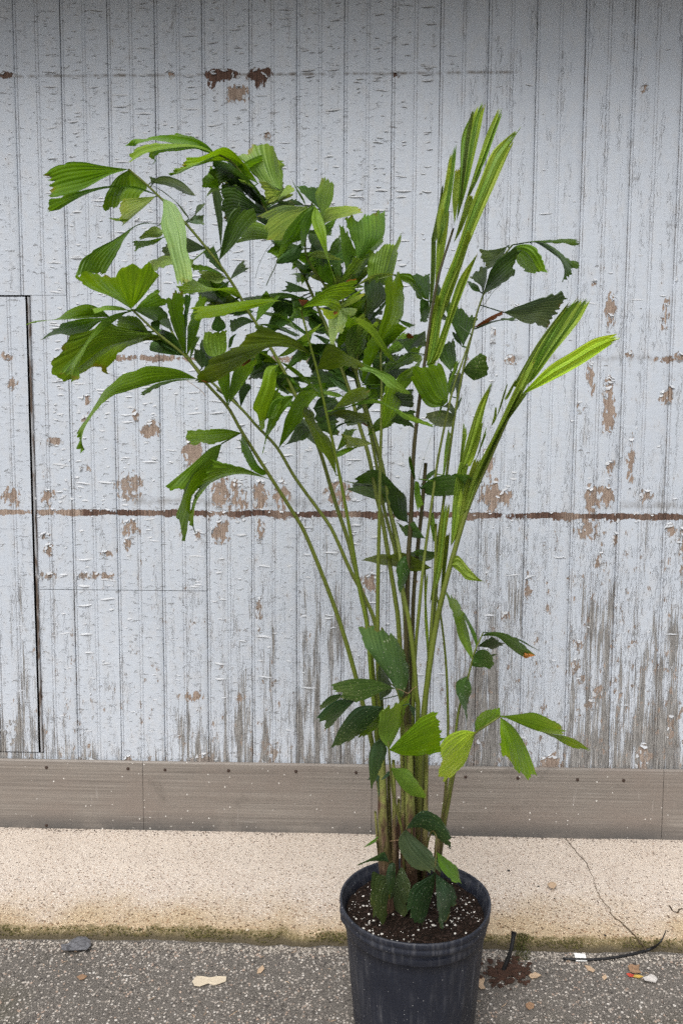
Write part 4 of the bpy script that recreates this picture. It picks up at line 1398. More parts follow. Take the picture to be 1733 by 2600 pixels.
LEAVES = '''
A|F3|m|890,430 640,400 430,368 230,382 72,460|690,490 460,610 290,665 85,705|55,505 120,555 122,615|-.06,.05
A|F3|m|1200,695 950,600 660,600 330,670 85,745|940,625 670,615 420,700 190,830|90,855|-.10,.02
A|F3|m|890,435 770,520 680,680 650,845|1000,520 1060,610 990,690 960,800|720,835 780,810 830,740|.06,.05
A|F3|p*|1160,700 1000,715 850,735 790,800|1060,790 950,880 820,990|800,860 810,920|-.02,.06
A|F3|g|1110,560 1200,505 1300,508 1430,565 1555,690|1180,575 1270,590 1390,640 1510,695||.05,.04
A|F3|g|1120,590 1110,540 1095,500|1150,560 1170,520||.03
A|F3|g|1490,920 1470,880 1380,770 1250,660 1130,590|1440,870 1360,760 1240,665 1130,592||.02,.005
A|F3|p|1230,720 1235,850 1220,1000 1290,1200 1370,1520 1385,1600|1350,790 1440,980 1460,1200 1500,1350 1520,1520||-.12,.02
A|F3|m|1200,980 1050,962 940,1000 760,1120 540,1240 430,1340 375,1500|1050,972 930,1020 830,1150 720,1340 640,1480|480,1470|-.08,.05
D|F1|y|1110,330 930,215 740,135 575,20|1200,230 1290,100 1360,-5|686,-40 850,-5 956,0 1026,-100 1096,-135 1186,-90 1276,-140 1316,-30|-.08,-.03,.03
A|F3|p*|1240,1050 1150,1000 1060,1050 995,1110|1200,1100 1080,1110 1000,1135||.03
A|F3|m|1245,1105 1080,1140 920,1150|1150,1170 1050,1200 950,1245|945,1190|.03
A|F3|p*|1540,1330 1310,1295 1190,1310 1090,1355|1500,1400 1340,1380 1200,1410 1115,1450||.04
A|F3|l|890,930 800,920 690,915|870,945 760,945||.02
B|F5|m|575,275 470,180 300,120 0,95 -130,130 -240,130 -310,200|480,250 330,190 130,165 -60,140 -190,175||-.06,.05
B|F5|m|575,275 480,180 350,110 210,76 100,90|470,220 330,150 180,110||.02,.02
B|F5|l|575,280 420,200 130,175 -100,190 -260,240|480,260 370,225 180,250 20,270 -60,370|-260,330 -280,370 -120,260|-.10,.06
B|F5|y|1000,570 940,480 830,340 740,250 640,215 450,300 280,320|860,500 790,400 700,350 540,350 400,390 240,455 105,495|270,385|-.14,.03
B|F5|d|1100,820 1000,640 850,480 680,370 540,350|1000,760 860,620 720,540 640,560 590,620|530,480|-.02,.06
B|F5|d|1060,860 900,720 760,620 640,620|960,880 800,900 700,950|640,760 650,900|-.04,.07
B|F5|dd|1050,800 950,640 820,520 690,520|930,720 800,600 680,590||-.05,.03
B|F5|l*|1060,800 1000,660 900,560 810,530|980,700 890,620 830,570||-.07,.03
B|F5|m|1240,1150 1100,1010 960,960 860,1000|1080,1125 930,1130 790,1158|830,1080|-.03,.05
B|F5|m|620,640 520,612 440,595|590,520 530,400|445,540 490,470|.02,.04
B|F3|g|630,1220 600,980 560,760 545,640|645,1000 640,750 600,620||.02,.02
B|F3|d|610,1340 650,1150 710,920 830,750|760,1180 900,1000 1000,920|830,850 940,820|.0,.05,.02
B|F5|l|1235,640 1060,570 960,470 820,300|1240,500 1240,340|910,260 985,165 1060,165 1140,190 1180,330|.06,.05,.03
B|F5|p*|1240,640 1200,640 1090,560 1000,550|1180,730 1090,770|1060,650|-.03,.04
B|F5|p*|1180,760 1240,660 1290,590 1330,590|1260,700 1370,640||-.02,.04
B|F5|g*|1160,790 1250,750 1370,760|1260,800 1370,805||.0
B|F8|p|1500,800 1380,800 1230,800 1000,905|1440,900 1320,1010 1210,1130|1090,940 1070,1020 1100,1120|-.09,.08,.02
B|F5|m|1300,1250 1180,1195 1085,1250|1260,1310 1160,1290||.0
B|F5|d|1440,1165 1290,1250 1180,1370|1420,1270 1330,1350 1200,1370||.02
B|F3|g|370,890 400,790 480,770|410,850 460,800||.0
B|F3|g|290,950 370,895 465,890|360,970 460,980||.0
B|F3|g|640,630 540,620 470,720|560,650 480,710||.0
C|F8|m|370,390 240,490 100,660 50,800 0,960|300,680 250,740 150,780 60,890||-.10,.04
C|F8|m|380,395 250,560 255,740 265,850|400,450 340,620 290,760||-.06,.03
C|F8|y|385,400 360,560 450,780 520,960 600,1180|440,480 495,640 510,830 540,990 590,1130||-.08,.02
C|F8|l|470,570 430,430 400,300 440,200 465,115|500,470 560,330 575,190|510,135|.02,.04
C|F8|d|440,440 280,290 210,200|430,330 440,230|330,205|.04,.04
C|F8|m|300,405 220,270 140,100|270,320 180,180||-.02,.01
C|F8|dd|290,400 210,350 130,350|240,400 190,395||.04
C|F8|p*|470,585 500,440 640,410 815,410|580,535 700,508 855,465||.0,.05
C|F8|m|470,600 540,560 610,530|500,680 550,660||.04
C|F9|l|800,960 790,800 750,700 710,510|920,850 1060,700 1070,440|780,495 820,535 910,490 970,480 1020,465|.02,.05,.03
C|F9|m|800,965 920,850 1075,700|900,920 1060,780||.05,.03
C|F9|l|695,1040 660,840 632,575|770,930 800,860|720,680 760,790|-.02,.04
C|F9|l|630,1170 700,1040 800,890|760,1110 850,1050 950,900|860,930|-.02,.03
C|F8|m|570,1210 450,1120 400,985|600,1160 560,1040 520,960|430,1000|-.02,.02
C|F8|l|610,1170 570,1020 545,960|650,1080 640,960||.02
C|F8|p|300,915 400,850 520,870 650,935|420,915 560,940 655,940||-.05
C|F8|l|530,870 560,780 640,700|600,880 655,830||.03
C|F8|g|340,830 370,760 430,740|400,870 450,820||.05
C|F8|d|250,800 150,830 40,920 0,980|230,920 130,970 20,980||-.04
C|F8|m|400,1080 330,1000 340,880|480,1080 420,900||.06
C|F5|l|280,1150 250,1080 260,1190|320,1140 330,1090||-.03
C|F5|l|230,1000 180,970 160,1040|270,1020 240,990||-.03
C|F7|l|930,1210 920,1020 940,820|1090,1180 1170,1030 1245,660|1000,860 1110,765 1190,770|.03,.05,.03
C|F7|p|1190,1085 1030,1075 900,1120 790,1210|1060,1110 900,1160 820,1195||-.04
C|F7|m|1170,1090 1280,1075 1370,1110 1510,1330|1270,1150 1350,1200 1410,1330||-.03,.03
C|F10|d|1520,1350 1440,1240 1355,1080|1530,1200 1520,1075|1440,1090|.06,.04
C|F10|d|1520,1350 1440,1345 1440,1560|1520,1450 1500,1560||.06,.02
F|F6|y|1060,900 1100,650 1180,350 1160,110|1200,700 1330,480 1345,330 1310,55|1230,100|-.07,.05,.03
F|F6|m|1080,860 1180,650 1280,560 1380,600|1160,790 1280,700||-.05,.04
F|F6|m|935,1165 950,900 1000,680|1010,1000 1090,820 1080,700||-.06,.04
F|F7|p|800,885 775,720 850,560 960,440|860,870 920,700 980,560||-.06,.03
F|F7|l|850,885 930,660 1080,520|930,850 1000,690 1100,580||-.05,.03
F|F7|g|960,530 990,330 970,180|1060,420 1170,310 1180,200|1050,120|-.04,.04
F|F7|d|980,560 1080,430 1175,320|1010,540 1120,430 1180,350||-.02
F|F7|m|860,520 800,400 900,330|960,420 990,290||-.04,.03
F|F4|y|330,400 450,300 600,200 760,145 875,125|480,375 600,380 680,430 690,450|885,160 850,200 865,240 770,300 710,330 740,390|-.08,.06
F|F4|br|345,385 320,350 310,315|370,360 400,320||-.02
F|F4|br|770,150 790,125 800,118|850,140 880,110||-.09,.0
F|F4|br|655,430 650,450 660,470|690,440 690,455||-.11,.0
F|F9|p*|720,400 620,470 610,600 620,720 635,825|790,480 760,580 730,670|660,760 690,650|-.20,.04
F|F9|yb*|720,400 640,430 520,395|690,480 600,510 560,470||-.20,.02
F|F9|p*|700,405 800,400 885,410|780,480 860,480||-.16,.02
F|F9|p|700,380 830,300 960,250|760,390 870,340 960,270||-.10,.02
F|F9|l|760,330 850,260 960,205|820,310 900,260||-.06,.02
F|F9|m|690,805 700,680 770,560 790,480|740,760 850,600 930,540|860,490|-.14,.03
F|F6|l|1275,955 1150,740 1040,580 930,510 830,490|1200,900 1090,760 1000,640 880,550||-.16,.02
F|F4|o|495,1010 530,900 610,765 800,870 960,960|620,1005 780,975 900,1018||-.06,.05
F|F4|l|930,945 1080,1010 1220,1070 1300,1150 1415,1245|920,1015 1050,1050 1200,1180 1390,1262||-.08,.01
E|F4|o|1600,860 1470,735 1300,660 1050,585|1400,795 1190,790 1050,880 850,1010 640,1130|1030,660 930,690 860,780 700,840 575,905 560,970 500,1040 480,1130|-.10,.06,.03
E|F4|br|560,1128 530,1120 515,1125|590,1140 560,1140||-.12,.0
E|F4|br|1000,905 950,940 915,970|1000,930 930,980||-.10,.0
E|F4|y|1490,395 1330,335 1150,312 950,330 700,370 440,395|1300,330 1100,380 900,430 650,480 470,525|435,450|-.10,.05
E|F3|y*|915,320 840,200 690,205 560,185 420,110 320,60|800,260 690,225 500,245 300,265|290,180|-.10,.05
E|F3|p*|770,105 650,40 480,35|740,115 680,150 520,100||.02
E|F3|m|780,110 690,40 560,-20 420,-40|700,60 560,30 425,30||-.02
E|F3|d|690,640 620,600 650,480 640,340|750,600 740,540 700,480 710,330||.10,.03
E|F3|d|760,360 660,260 600,120|760,250 780,140||.08,.04
E|F3|d|760,370 680,340 580,340|700,290 590,250||.08
E|F2|l|680,880 590,870 540,760 555,635|755,820 755,620|640,640 690,630|.03,.03
E|F2|d|780,800 800,700 870,650|810,780 840,690||.05
E|F1|m|365,890 280,700 200,480 158,300|360,700 345,480 340,260|195,325 270,230|-.06,.03,.02
E|F1|d|365,880 350,560 340,265|370,560 420,270||.0,.02
E|F1|m|370,880 380,650 390,560 480,310|440,740 510,520 575,260|530,290|.03,.04
E|F1|m|400,920 420,760 470,680|450,800 500,690||.03
E|F1|d|350,870 250,680 120,610|260,810 90,680|95,640|.06,.04
D|F1|d|1120,335 1260,320 1380,310 1470,390 1530,560|1250,400 1400,480 1500,540||.06,.05
D|F1|m|1300,580 1170,420 1010,405|1150,550 970,520|965,450|.04,.04
D|F1|d|1330,560 1310,470 1390,440|1380,540 1400,480||.06
D|F1|d|1568,770 1420,690 1310,640|1500,690 1400,600||.04
D|F1|y|1400,595 1200,560 1000,520 880,480 700,560 530,600|1230,650 1080,700 950,800 870,900 850,965|390,720 400,780 315,860 330,1000 400,1070 490,1030 640,950 740,885 800,915|.03,.06,.02
D|F1|l|1090,350 930,390 800,470 700,600 590,760 400,960|960,440 800,560 690,680 600,860 590,1045|460,965 510,1055|-.22,.03,.0
D|F1|m|900,410 800,330 660,288 490,345 370,430 160,450 50,490|700,415 480,435 300,445 150,465||-.04,.05
D|F1|l|1090,345 1000,310 880,300 720,330|980,345 850,345 745,375||-.06
D|F1|m|890,420 640,430 470,470 330,540 205,645|780,470 660,560 500,600 420,580 290,600||.0,.05
D|F1|m|1774,1030 1568,935 1280,905 1150,955 1010,1000 825,1175 674,1416 557,1590|1560,1025 1300,1075 1040,1155 890,1210 700,1430 630,1570 605,1765||-.10,.05
D|F1|m|1770,1040 1568,1030 1350,1080 1210,1165|1560,1050 1360,1120 1220,1200||-.03
G|F1|m|835,388 680,355 480,355 270,370|700,450 560,490 430,495 345,512|280,430|-.03,.05
G|F1|m|640,495 520,550 380,680 80,945|580,680 480,850 350,1000 320,1150 300,1260 265,1450|115,1000 230,970 255,1010 190,1180 185,1280 220,1390|-.08,.05,.03
G|F1|m|1160,870 900,760 720,710 520,670|1000,820 780,800 560,870 470,960 390,1080 355,1300|510,760 430,880 340,1050 320,1150 310,1260|-.05,.05,.02
G|F1|m|1095,785 1000,710 920,560 840,400|1040,810 930,740 860,620 825,500||-.02,.03
E|F1|m|778,1375 700,1180 620,1000|795,1200 790,1000||.03,.03
E|F1|m|785,1360 810,1150 850,1000|900,1200 1000,1050 1060,930|950,930|.05,.05
E|F2|dd|905,1390 890,1220 930,1120|960,1270 1020,1170||.04
E|F2|d|905,1390 800,1310 650,1210|850,1310 700,1200||.03
E|F3|y|1280,965 1160,1000 1110,1180 1032,1385 1075,1460 1105,1625|1255,1100 1240,1230 1170,1460 1130,1610||-.10,.03
G|F3|m|1360,15 1250,30 1130,100 1090,340 1040,600|1300,110 1230,200 1180,300 1080,440||-.06,.03
H|F2|m|25,625 70,450 110,300 250,60 420,60|150,470 260,330 330,180 430,70||-.08,.04
H|F2|d|25,620 120,560 220,380 290,390|130,575 250,540 330,490|350,440|.0,.04
H|F4|o|600,890 500,700 410,600 370,470 270,280 290,200|580,700 530,530 440,420 350,230||.05,.03
H|F4|o|525,280 600,200 720,60 890,5|650,215 850,145 930,90|920,50|-.04,.06
H|F4|l|700,215 900,135 1040,150 1150,210 1300,270 1400,320 1568,400|900,175 1050,180 1170,240 1300,340 1420,375 1560,415||-.06,.01
H|F4|o|525,290 640,240 780,250 920,290|620,310 760,350 910,385|925,340|-.02,.04
H|F4|br|850,370 860,365 870,360|900,400 910,390||-.02,.0
H|F3|d|380,330 460,190 590,110|460,370 560,260 640,170||.05,.03
H|F4|d|560,480 600,400 700,355 790,355|620,410 700,370 790,365||.03,.0
H|F4|m|605,650 640,560 690,430|720,560 780,450 830,430|760,430|.03,.04
H|F4|p*|960,575 860,530 660,485|850,600 700,615|690,560|.02,.04
H|F4|m|605,655 700,620 810,610|620,705 760,640||.02
H|F6|y|1060,430 1060,250 1080,60 1150,-100|1190,290 1230,180 1260,110 1310,0|1250,-80|.03,.04
F|F6|y|1260,1240 1300,1080 1440,980 1530,870|1360,1200 1450,1090 1540,900||.03,.03
H|F7|m|910,490 990,360 1060,300|1060,430 1150,390 1235,295||.02,.03
F|F6|m|1000,1300 980,1150 1060,970|1110,1260 1140,1100 1140,970||.05,.03
F|F6|l|1150,1030 1290,920 1450,800 1530,775|1270,1000 1420,950 1520,920||.05,.03
F|F6|d|1130,1300 1050,1150 1100,960|1160,1200 1200,1000||.07
F|F10|d|1390,840 1330,760 1280,710|1460,790 1560,780|1400,700 1560,620|.08,.04
F|F10|br|1450,690 1400,650 1370,680|1430,700 1390,705||.05,.0
F|F10|d|1290,510 1380,540 1465,570|1340,560 1410,598||.06
F|F7|g|1040,450 1090,430 1140,425|1100,465 1140,465||.04
E|F5|d|1540,310 1380,255 1200,255 920,300|1400,300 1200,320 930,320||.0,.03
E|F5|dd|1420,330 1300,310 1170,350|1420,440 1380,490|1220,400 1280,450|.0,.04
E|F5|l|1030,440 1160,440 1330,480 1480,635|1200,480 1330,550 1440,610||-.05,.03
E|F3|d|1050,540 930,490 800,530|960,560 850,620 810,650||.05,.03
E|F3|d|1070,560 1200,560 1350,600 1500,670|1200,590 1350,640 1460,690||.04,.02
E|F3|d|1030,430 940,400 790,440|960,455 840,480||.05
E|F5|d|1560,640 1450,560 1370,490|1540,660 1420,580||.03
F|F5|l|90,890 180,820 290,720 520,560|210,860 340,770 430,680 530,570||-.08,.02
F|F5|dd|510,860 430,870 390,950|510,940 440,1040||.0
F|F5|d|560,640 430,600 390,450|500,520 440,430||.04,.03
F|F5|d|620,720 520,680 440,660|580,760 500,700||.03
F|F5|d|630,790 560,770 470,820|600,860 520,880||.0
F|F8|m|640,900 600,860 560,780|720,860 700,800||.03
E|F3|d|1290,970 1150,960 1000,1060|1200,1050 1100,1100 980,1110||.05,.03
E|F3|m|1290,1060 1400,1090 1520,1220|1300,1150 1250,1180 1380,1260||.03,.03
F|F3|m|120,930 250,990 400,1110 515,1240|200,1000 340,1110 480,1230||-.03,.02
F|F3|d|200,1090 350,1085 540,1090|350,1140 520,1145||.05
F|F5|d|560,1010 680,1050 760,1140|640,1010 740,1100||.03
F|F4|l|520,1230 640,1230 760,1280|620,1270 700,1290||.0
E|F2|g|520,1000 450,900 450,810|560,960 580,870 530,820||.03,.03
E|F2|m|1160,1500 1200,1300 1280,1200|1250,1480 1320,1300||.06
J|F10|v|400,1440 480,950 560,650 700,300 840,-130 980,-500 1070,-710 1345,-950|480,1440 560,900 660,600 800,270 1000,-200 1230,-700 1340,-930||-.02,.03,.008
I|F10|v|620,1340 660,900 680,500 780,240|720,1000 800,650 870,330 935,95|800,205 850,190|.02,.025,.01
I|F10|v|600,1380 580,1100 605,845|640,1100 660,800||.01,.01
I|F10|w|650,1250 680,800 720,480 770,240|700,900 740,600 790,260||.0,.01
I|F10|v|680,1230 800,850 920,480 1060,160|740,1080 900,740 1000,470 1080,260|1055,240|.0,.02,.008
I|F10|v|690,1200 760,1000 840,850|770,1050 850,880 885,750||.01,.01
I|F10|v|590,1560 720,1130 770,1080|680,1400 790,1110||-.02,.01
J|F10|v|540,1000 640,600 760,230 800,100|620,820 740,480 850,130||-.03,.01
J|F10|w|420,1000 440,600 450,150|480,600 490,150 480,60||.0,.01
I|F10|v|440,1568 430,1300 500,1000 550,680|500,1400 560,1100 600,800 625,550|575,690|.01,.02,.008
I|F10|w|370,1568 380,1480 440,1200 475,985|430,1500 460,1250 490,990||.02,.01
J|F10|v|480,860 500,300 530,0 550,-150|540,500 600,150 625,-80||.0,.01
J|F10|v|400,1400 450,1000 500,750|460,1300 520,950 540,760||-.02,.01
J|F10|v|430,1440 590,1000 720,600 900,330|530,1350 650,1000 800,600 915,320|830,420|-.03,.015
K|F12|m|400,1240 480,950 590,620 700,250 780,60|420,1150 510,850 620,560 730,300 820,60||-.02,.006
K|F10|m|690,470 680,300 630,130 590,85|620,515 480,490 330,230|470,120 345,125|-.12,.06,.02
J|F12|d|765,1250 690,1100 610,930 600,840|850,1060 905,950|720,850 820,940|.04,.05
J|F12|d|750,1250 680,1180 655,1105|740,1200 720,1130||.03
J|F12|d|640,1500 540,1380 510,1300|690,1400 670,1180|580,1230|.05,.04
J|F12|g|600,960 560,920 540,980|610,990 560,990||.06
J|F11|g|955,740 940,650 830,560|990,600 1000,440|900,490|.02,.04
J|F11|d|940,715 860,690 800,610|900,640 810,600||.0,.03
L|F11|d|80,720 130,560 200,380 400,200 450,190|130,640 270,560 420,440|470,230 400,370|-.04,.05,.02
L|F11|g|340,180 200,215 60,215|260,330 140,400|90,300|-.04,.06
L|F11|m|300,310 420,180 560,170 660,250 748,445|410,290 460,360 540,435|640,420 650,455|-.05,.06,.02
L|F11|d|340,170 560,130 850,108 1030,110|560,140 850,145 990,165 1060,158||-.03,.02
L|F11|d|560,135 700,140 850,220 930,290 1045,345|640,150 780,240 870,320 910,420 895,530|1045,375 985,395 960,470|-.06,.05
L|F11|g|300,835 500,760 700,690 905,635|400,880 520,935 640,945 750,1000|930,665 890,720 860,800 800,880|-.02,.06,.02
L|F11|br|0,990 150,890 300,820|100,960 300,855||-.01,.02
L|F11|d|0,1000 180,925 400,880|40,1000 240,925 440,915||.0,.02
K|F11|d*|840,160 900,80 1000,0 1030,-5|880,200 950,250|1080,30 1085,130 1095,200 1000,240|-.02,.05
K|F11|g*|765,600 640,560 480,590|730,710 560,710|480,650|.04,.05
K|F11|g*|760,620 680,530 620,520|765,560 710,470||-.06,.03
K|F11|g|780,410 770,300 790,160|820,330 840,200||.03,.02
K|F11|d|770,560 790,480 830,415|790,540 830,440||.02
L|F15|w|400,1568 640,1150 860,850 960,720|520,1568 740,1150 920,850 1050,690||-.03,.02
L|F15|v|500,1568 740,1150 930,830 1060,690|600,1500 800,1230 940,1060 1060,900 1190,680|1150,665|-.02,.03,.015
K|F15|v|850,1568 950,1200 1150,800 1400,250 1500,30|900,1540 1050,1150 1230,750 1420,400 1600,80||-.02,.02,.01
K|F15|o|880,1500 1010,1150 1200,760 1420,330|910,1480 1070,1100 1240,730 1440,370||-.015,.01
L|F15|yb|470,1665 740,1390 960,1250 1190,1110 1400,1050 1520,1040|720,1540 1000,1390 1240,1240 1430,1120||-.06,.04,.015
K|F15|v|1240,720 1370,480 1430,390|1330,600 1490,375||-.01,.01
K|F15|v|790,1200 900,800 1000,500 1135,255|900,1050 990,800 1060,520 1140,270||-.01,.02
K|F15|v|800,1150 830,850 845,680|840,1000 885,770||.0,.01
K|F15|v|880,1100 960,850 1030,660|920,1100 1000,880 1040,680||.0,.01
K|F15|v|960,1080 1030,850 1075,715|1000,980 1070,800||.0,.01
K|F15|v|1120,720 1150,600 1160,520|1170,640 1175,530||.0,.01
K|F15|v|1170,640 1230,430 1280,285|1220,520 1285,300||.0,.01
K|F15|v|1250,450 1310,340 1360,250|1290,430 1370,270||.0,.01
K|F15|v|730,1568 770,1250 810,1080|800,1568 860,1250 900,1080||.0,.02
K|F15|v|800,1600 850,1350 950,1050|860,1560 960,1250 1010,1050||-.01,.02
M|F15|v|1110,420 1130,100 1150,-200|1180,300 1230,100 1280,-100||.0,.02
M|F25|v|900,1000 980,500 1020,100 1040,-100|1010,700 1060,300 1110,0||.0,.02
M|F25|v|880,1500 850,1100 870,700|890,1300 870,1000 885,700||.0,.006
M|F26|o|1010,900 1030,600 1060,300|1040,800 1080,500 1100,300||.0,.01
M|F27|l|940,380 910,200 920,80|960,330 955,200 940,90||.0,.01
K|F12|l|640,1200 660,950 690,760|660,1180 710,850 700,720||.02,.01
K|F13|d|410,1330 530,1240 680,1205 880,1190|500,1395 700,1400 860,1360|1040,1265|-.05,.05
K|F13|d|410,1320 480,1200 560,1145|500,1240 570,1180||.04
K|F10|m|370,1260 320,1150 300,1040 320,1010|360,1180 330,1060||-.03,.01
K|F10|m|360,1260 360,1400 390,1545|400,1280 420,1400 445,1490||-.03,.02
H|F7|d|1200,1010 1090,900 980,840 860,880 800,920|1130,1150 960,1110 710,1025|780,970|.06,.06
H|F7|g|1060,1000 780,960 665,940|900,1000 790,985||.06,.01
H|F10|dd|1310,1360 1190,1300 1120,1100 1150,1005|1300,1250 1290,1100|1230,1030|-.04,.04
H|F12|d|1480,1515 1420,1430 1370,1350|1380,1510 1280,1480|1260,1400 1200,1350|.04,.05
M|F12|o|915,635 800,560 640,490 500,500 340,515 215,558|830,660 700,660 550,615 420,600 300,570||.10,.04
M|F12|d|945,480 800,455 710,480|930,545 800,570 700,540||.05,.04
M|F10|d*|680,510 620,540 575,650 600,900|705,600 690,700 640,830||-.08,.03
M|F15|v|1120,600 1150,525 1200,530 1290,640 1390,740 1455,775|1130,620 1200,670 1260,740 1350,760 1440,778||-.05,.04
M|F18|l|1310,1530 1200,1340 1150,1150 1060,870|1330,1500 1280,1260 1240,1080 1150,930||-.05,.04
M|F18|m|1370,1430 1330,1320 1250,1140|1380,1380 1350,1270 1240,1070||.0,.02
O|F18|d|495,195 590,160 720,175 850,240 910,310 1000,375|640,200 740,280 830,350 915,400|930,350|-.05,.05
O|F18|or|880,345 910,312 990,372|885,385 905,398||-.052,.0
O|F18|d|700,180 860,230 960,290 1035,330|850,240 960,300||-.02,.01
O|F18|dd|470,290 520,250 600,205|560,300 600,312 710,270||.03,.03
O|F18|d*|420,385 480,330 550,330 600,380|420,460 530,475 590,490|620,450|-.03,.04
O|F18|g|560,370 610,360 655,355|600,380 650,358||.0
O|F18|d*|380,555 285,610 280,700 300,770 340,860 370,980|410,680 385,780 375,960||-.04,.04
O|F19|yb|450,1065 330,1055 200,1110 120,1215|400,1220 330,1370 150,1520|140,1330 120,1400|-.06,.06,.02
O|F19|y|450,1070 455,960 520,875|540,1020 660,920 660,855|590,855|.02,.05
O|F19|y|675,930 680,1100 700,1270|790,1020 900,1200 995,1455|780,1330 810,1420 920,1485|-.07,.05,.02
O|F19|l|690,920 850,905 980,895 1130,960 1240,1020|830,980 980,1040 1100,1070 1250,1090||-.02,.05
O|F19|y|700,930 1050,1060 1250,1100 1360,1140 1475,1220|1000,1040 1180,1130 1300,1190 1400,1220||-.04,.03
N|F20|e*|880,740 760,560 600,340 520,145|930,820 990,640 980,450 930,330|600,115 690,145 760,140 850,200|.0,.07,.03
N|F20|e*|880,740 700,665 500,645 350,670 210,715|750,760 600,830 480,860 330,835|230,750 320,780|-.06,.06
N|F20|b|470,860 330,850 200,920 80,1050|380,950 260,1080 185,1150|170,1065|-.02,.05
N|F20|b|330,790 220,820 120,910|320,830 210,910 125,950||.0,.03
N|F20|g|720,850 700,650 720,480|830,760 800,600||.08,.04
N|F21|b*|750,920 600,910 470,950 330,1130 245,1320|690,1020 590,1130 400,1275||-.05,.06
N|F21|m*|750,950 680,1040 490,1230|720,1100 600,1200||.02,.04
N|F21|l|810,1345 720,1200 720,1000 760,925|880,1200 960,1000 1020,790|850,910 920,870|.0,.06,.02
N|F21|y|810,1350 960,1200 1130,1050 1280,965|950,1395 1140,1390 1330,1350|1310,1060 1340,1170|-.05,.06,.02
N|F21|b|720,1235 640,1320 615,1480 635,1740|785,1340 740,1490 680,1640||-.03,.04
N|F20|b|1010,890 1050,920 1080,940|1030,960 1060,1030||.02
P|F21|l|510,0 680,20 780,140 855,230|580,130 680,240 860,305||-.05,.06
P|F21|b|490,40 440,90 420,120|500,70 450,110||-.01
P|F22|b*|670,605 760,480 870,430 1010,510 1050,600|820,590 950,670 1050,740 1125,810|1125,670 1105,720|-.03,.07,.02
P|F22|g|665,610 600,700 620,830 720,960 850,1035|780,720 900,830 1040,1010|940,1020|-.06,.06,-.02
P|F23|m|970,830 1010,990 1130,1120 1220,1155|1060,900 1180,1000 1200,1100||-.01,.04
P|F23|b*|955,1040 830,1120 720,1200 680,1390|940,1180 880,1420 820,1580|720,1480|-.03,.05
P|F23|b*|960,1050 970,1200 985,1400 1000,1570|1060,1130 1150,1220 1160,1370|1040,1575 1090,1480 1110,1400|-.02,.05
P|F24|b*|500,940 450,840 380,870 170,970|440,925 300,930 190,970||.0,.05
P|F24|g*|490,1080 400,1060 335,1060 320,1390|540,1220 490,1350 475,1620|390,1530|-.04,.05
P|F24|b*|500,950 470,1070 480,1180|555,960 550,1150 500,1310||-.05,.03
P|F24|g*|555,1110 610,1000 660,1060 715,1170|535,1290 560,1430 570,1525|670,1380 690,1460|-.02,.05
P|F28|m|380,690 320,730 250,790|370,730 310,770||-.02
P|F28|b|390,130 330,110 280,120|400,80 320,70||.03
E|F3|d|1180,820 1080,850 980,1000|1150,900 1070,980||.05,.03
E|F3|m|1290,960 1180,870 1070,850|1230,950 1120,930||.03,.03
E|F5|l|1620,640 1530,690 1460,760|1590,730 1500,775||-.02,.02
F|F5|dd|600,760 480,760 350,790|560,850 450,860 370,840||.02,.04
F|F5|d|470,380 360,300 230,310|420,420 330,420 250,400||.04,.04
F|F5|d|560,560 480,460 400,440|560,650 480,640 430,610||.05,.04
F|F9|d|820,880 720,800 660,700|900,820 860,690||.08,.05
F|F8|m|860,640 760,560 720,420|930,560 880,400||.09,.05
F|F7|d|1000,700 900,560 880,420|1080,600 1040,420||.08,.05
F|F6|d|1050,1000 1000,820 1060,640|1180,900 1200,700||.10,.05
F|F6|m|1130,1120 1180,960 1300,860|1220,1100 1330,960||.08,.05
F|F6|d|1010,1200 930,1120 900,1010|1100,1140 1060,1000||.08,.05
F|F3|d|60,1100 150,1060 300,1120|130,1200 260,1240 340,1230||.06,.04
F|F3|m|100,960 60,1060 80,1180|200,1080 200,1220||.05,.04
F|F4|d|450,1400 520,1300 660,1290|520,1480 640,1400 700,1340||.08,.04
F|F4|d|560,1530 600,1400 720,1330|680,1500 790,1420||.07,.04
E|F3|d|640,240 560,200 480,260|680,330 580,340||.08,.04
E|F2|d|560,1000 500,860 520,700|640,960 620,780||.06,.04
E|F1|d|300,800 200,740 60,700|220,860 100,780||.06,.04
C|F8|d|420,860 340,760 320,640|500,800 480,680||.08,.04
C|F8|m|470,1060 400,940 420,800|540,1000 560,860||.08,.04
C|F8|d|300,1010 210,940 130,950|320,1090 240,1050||.04,.04
C|F9|m|760,1150 720,1040 760,900|850,1080 900,960||.06,.04
C|F7|d|900,1300 880,1200 930,1080|1000,1260 1060,1120||.06,.04
C|F7|m|860,1480 780,1420 800,1300|960,1400 960,1240||.07,.04
B|F5|dd|1100,830 960,800 820,780|1010,900 880,930||.05,.05
B|F5|d|800,560 700,420 560,380|700,560 600,520||.06,.05
B|F5|dd|760,760 660,700 640,560|860,700 800,560||.08,.05
J|F12|d|560,900 500,760 520,640|640,860 620,760||.08,.04
K|F11|d|720,420 690,300 720,160|760,340 800,220||.06,.03
'''
BR = random.Random(3)
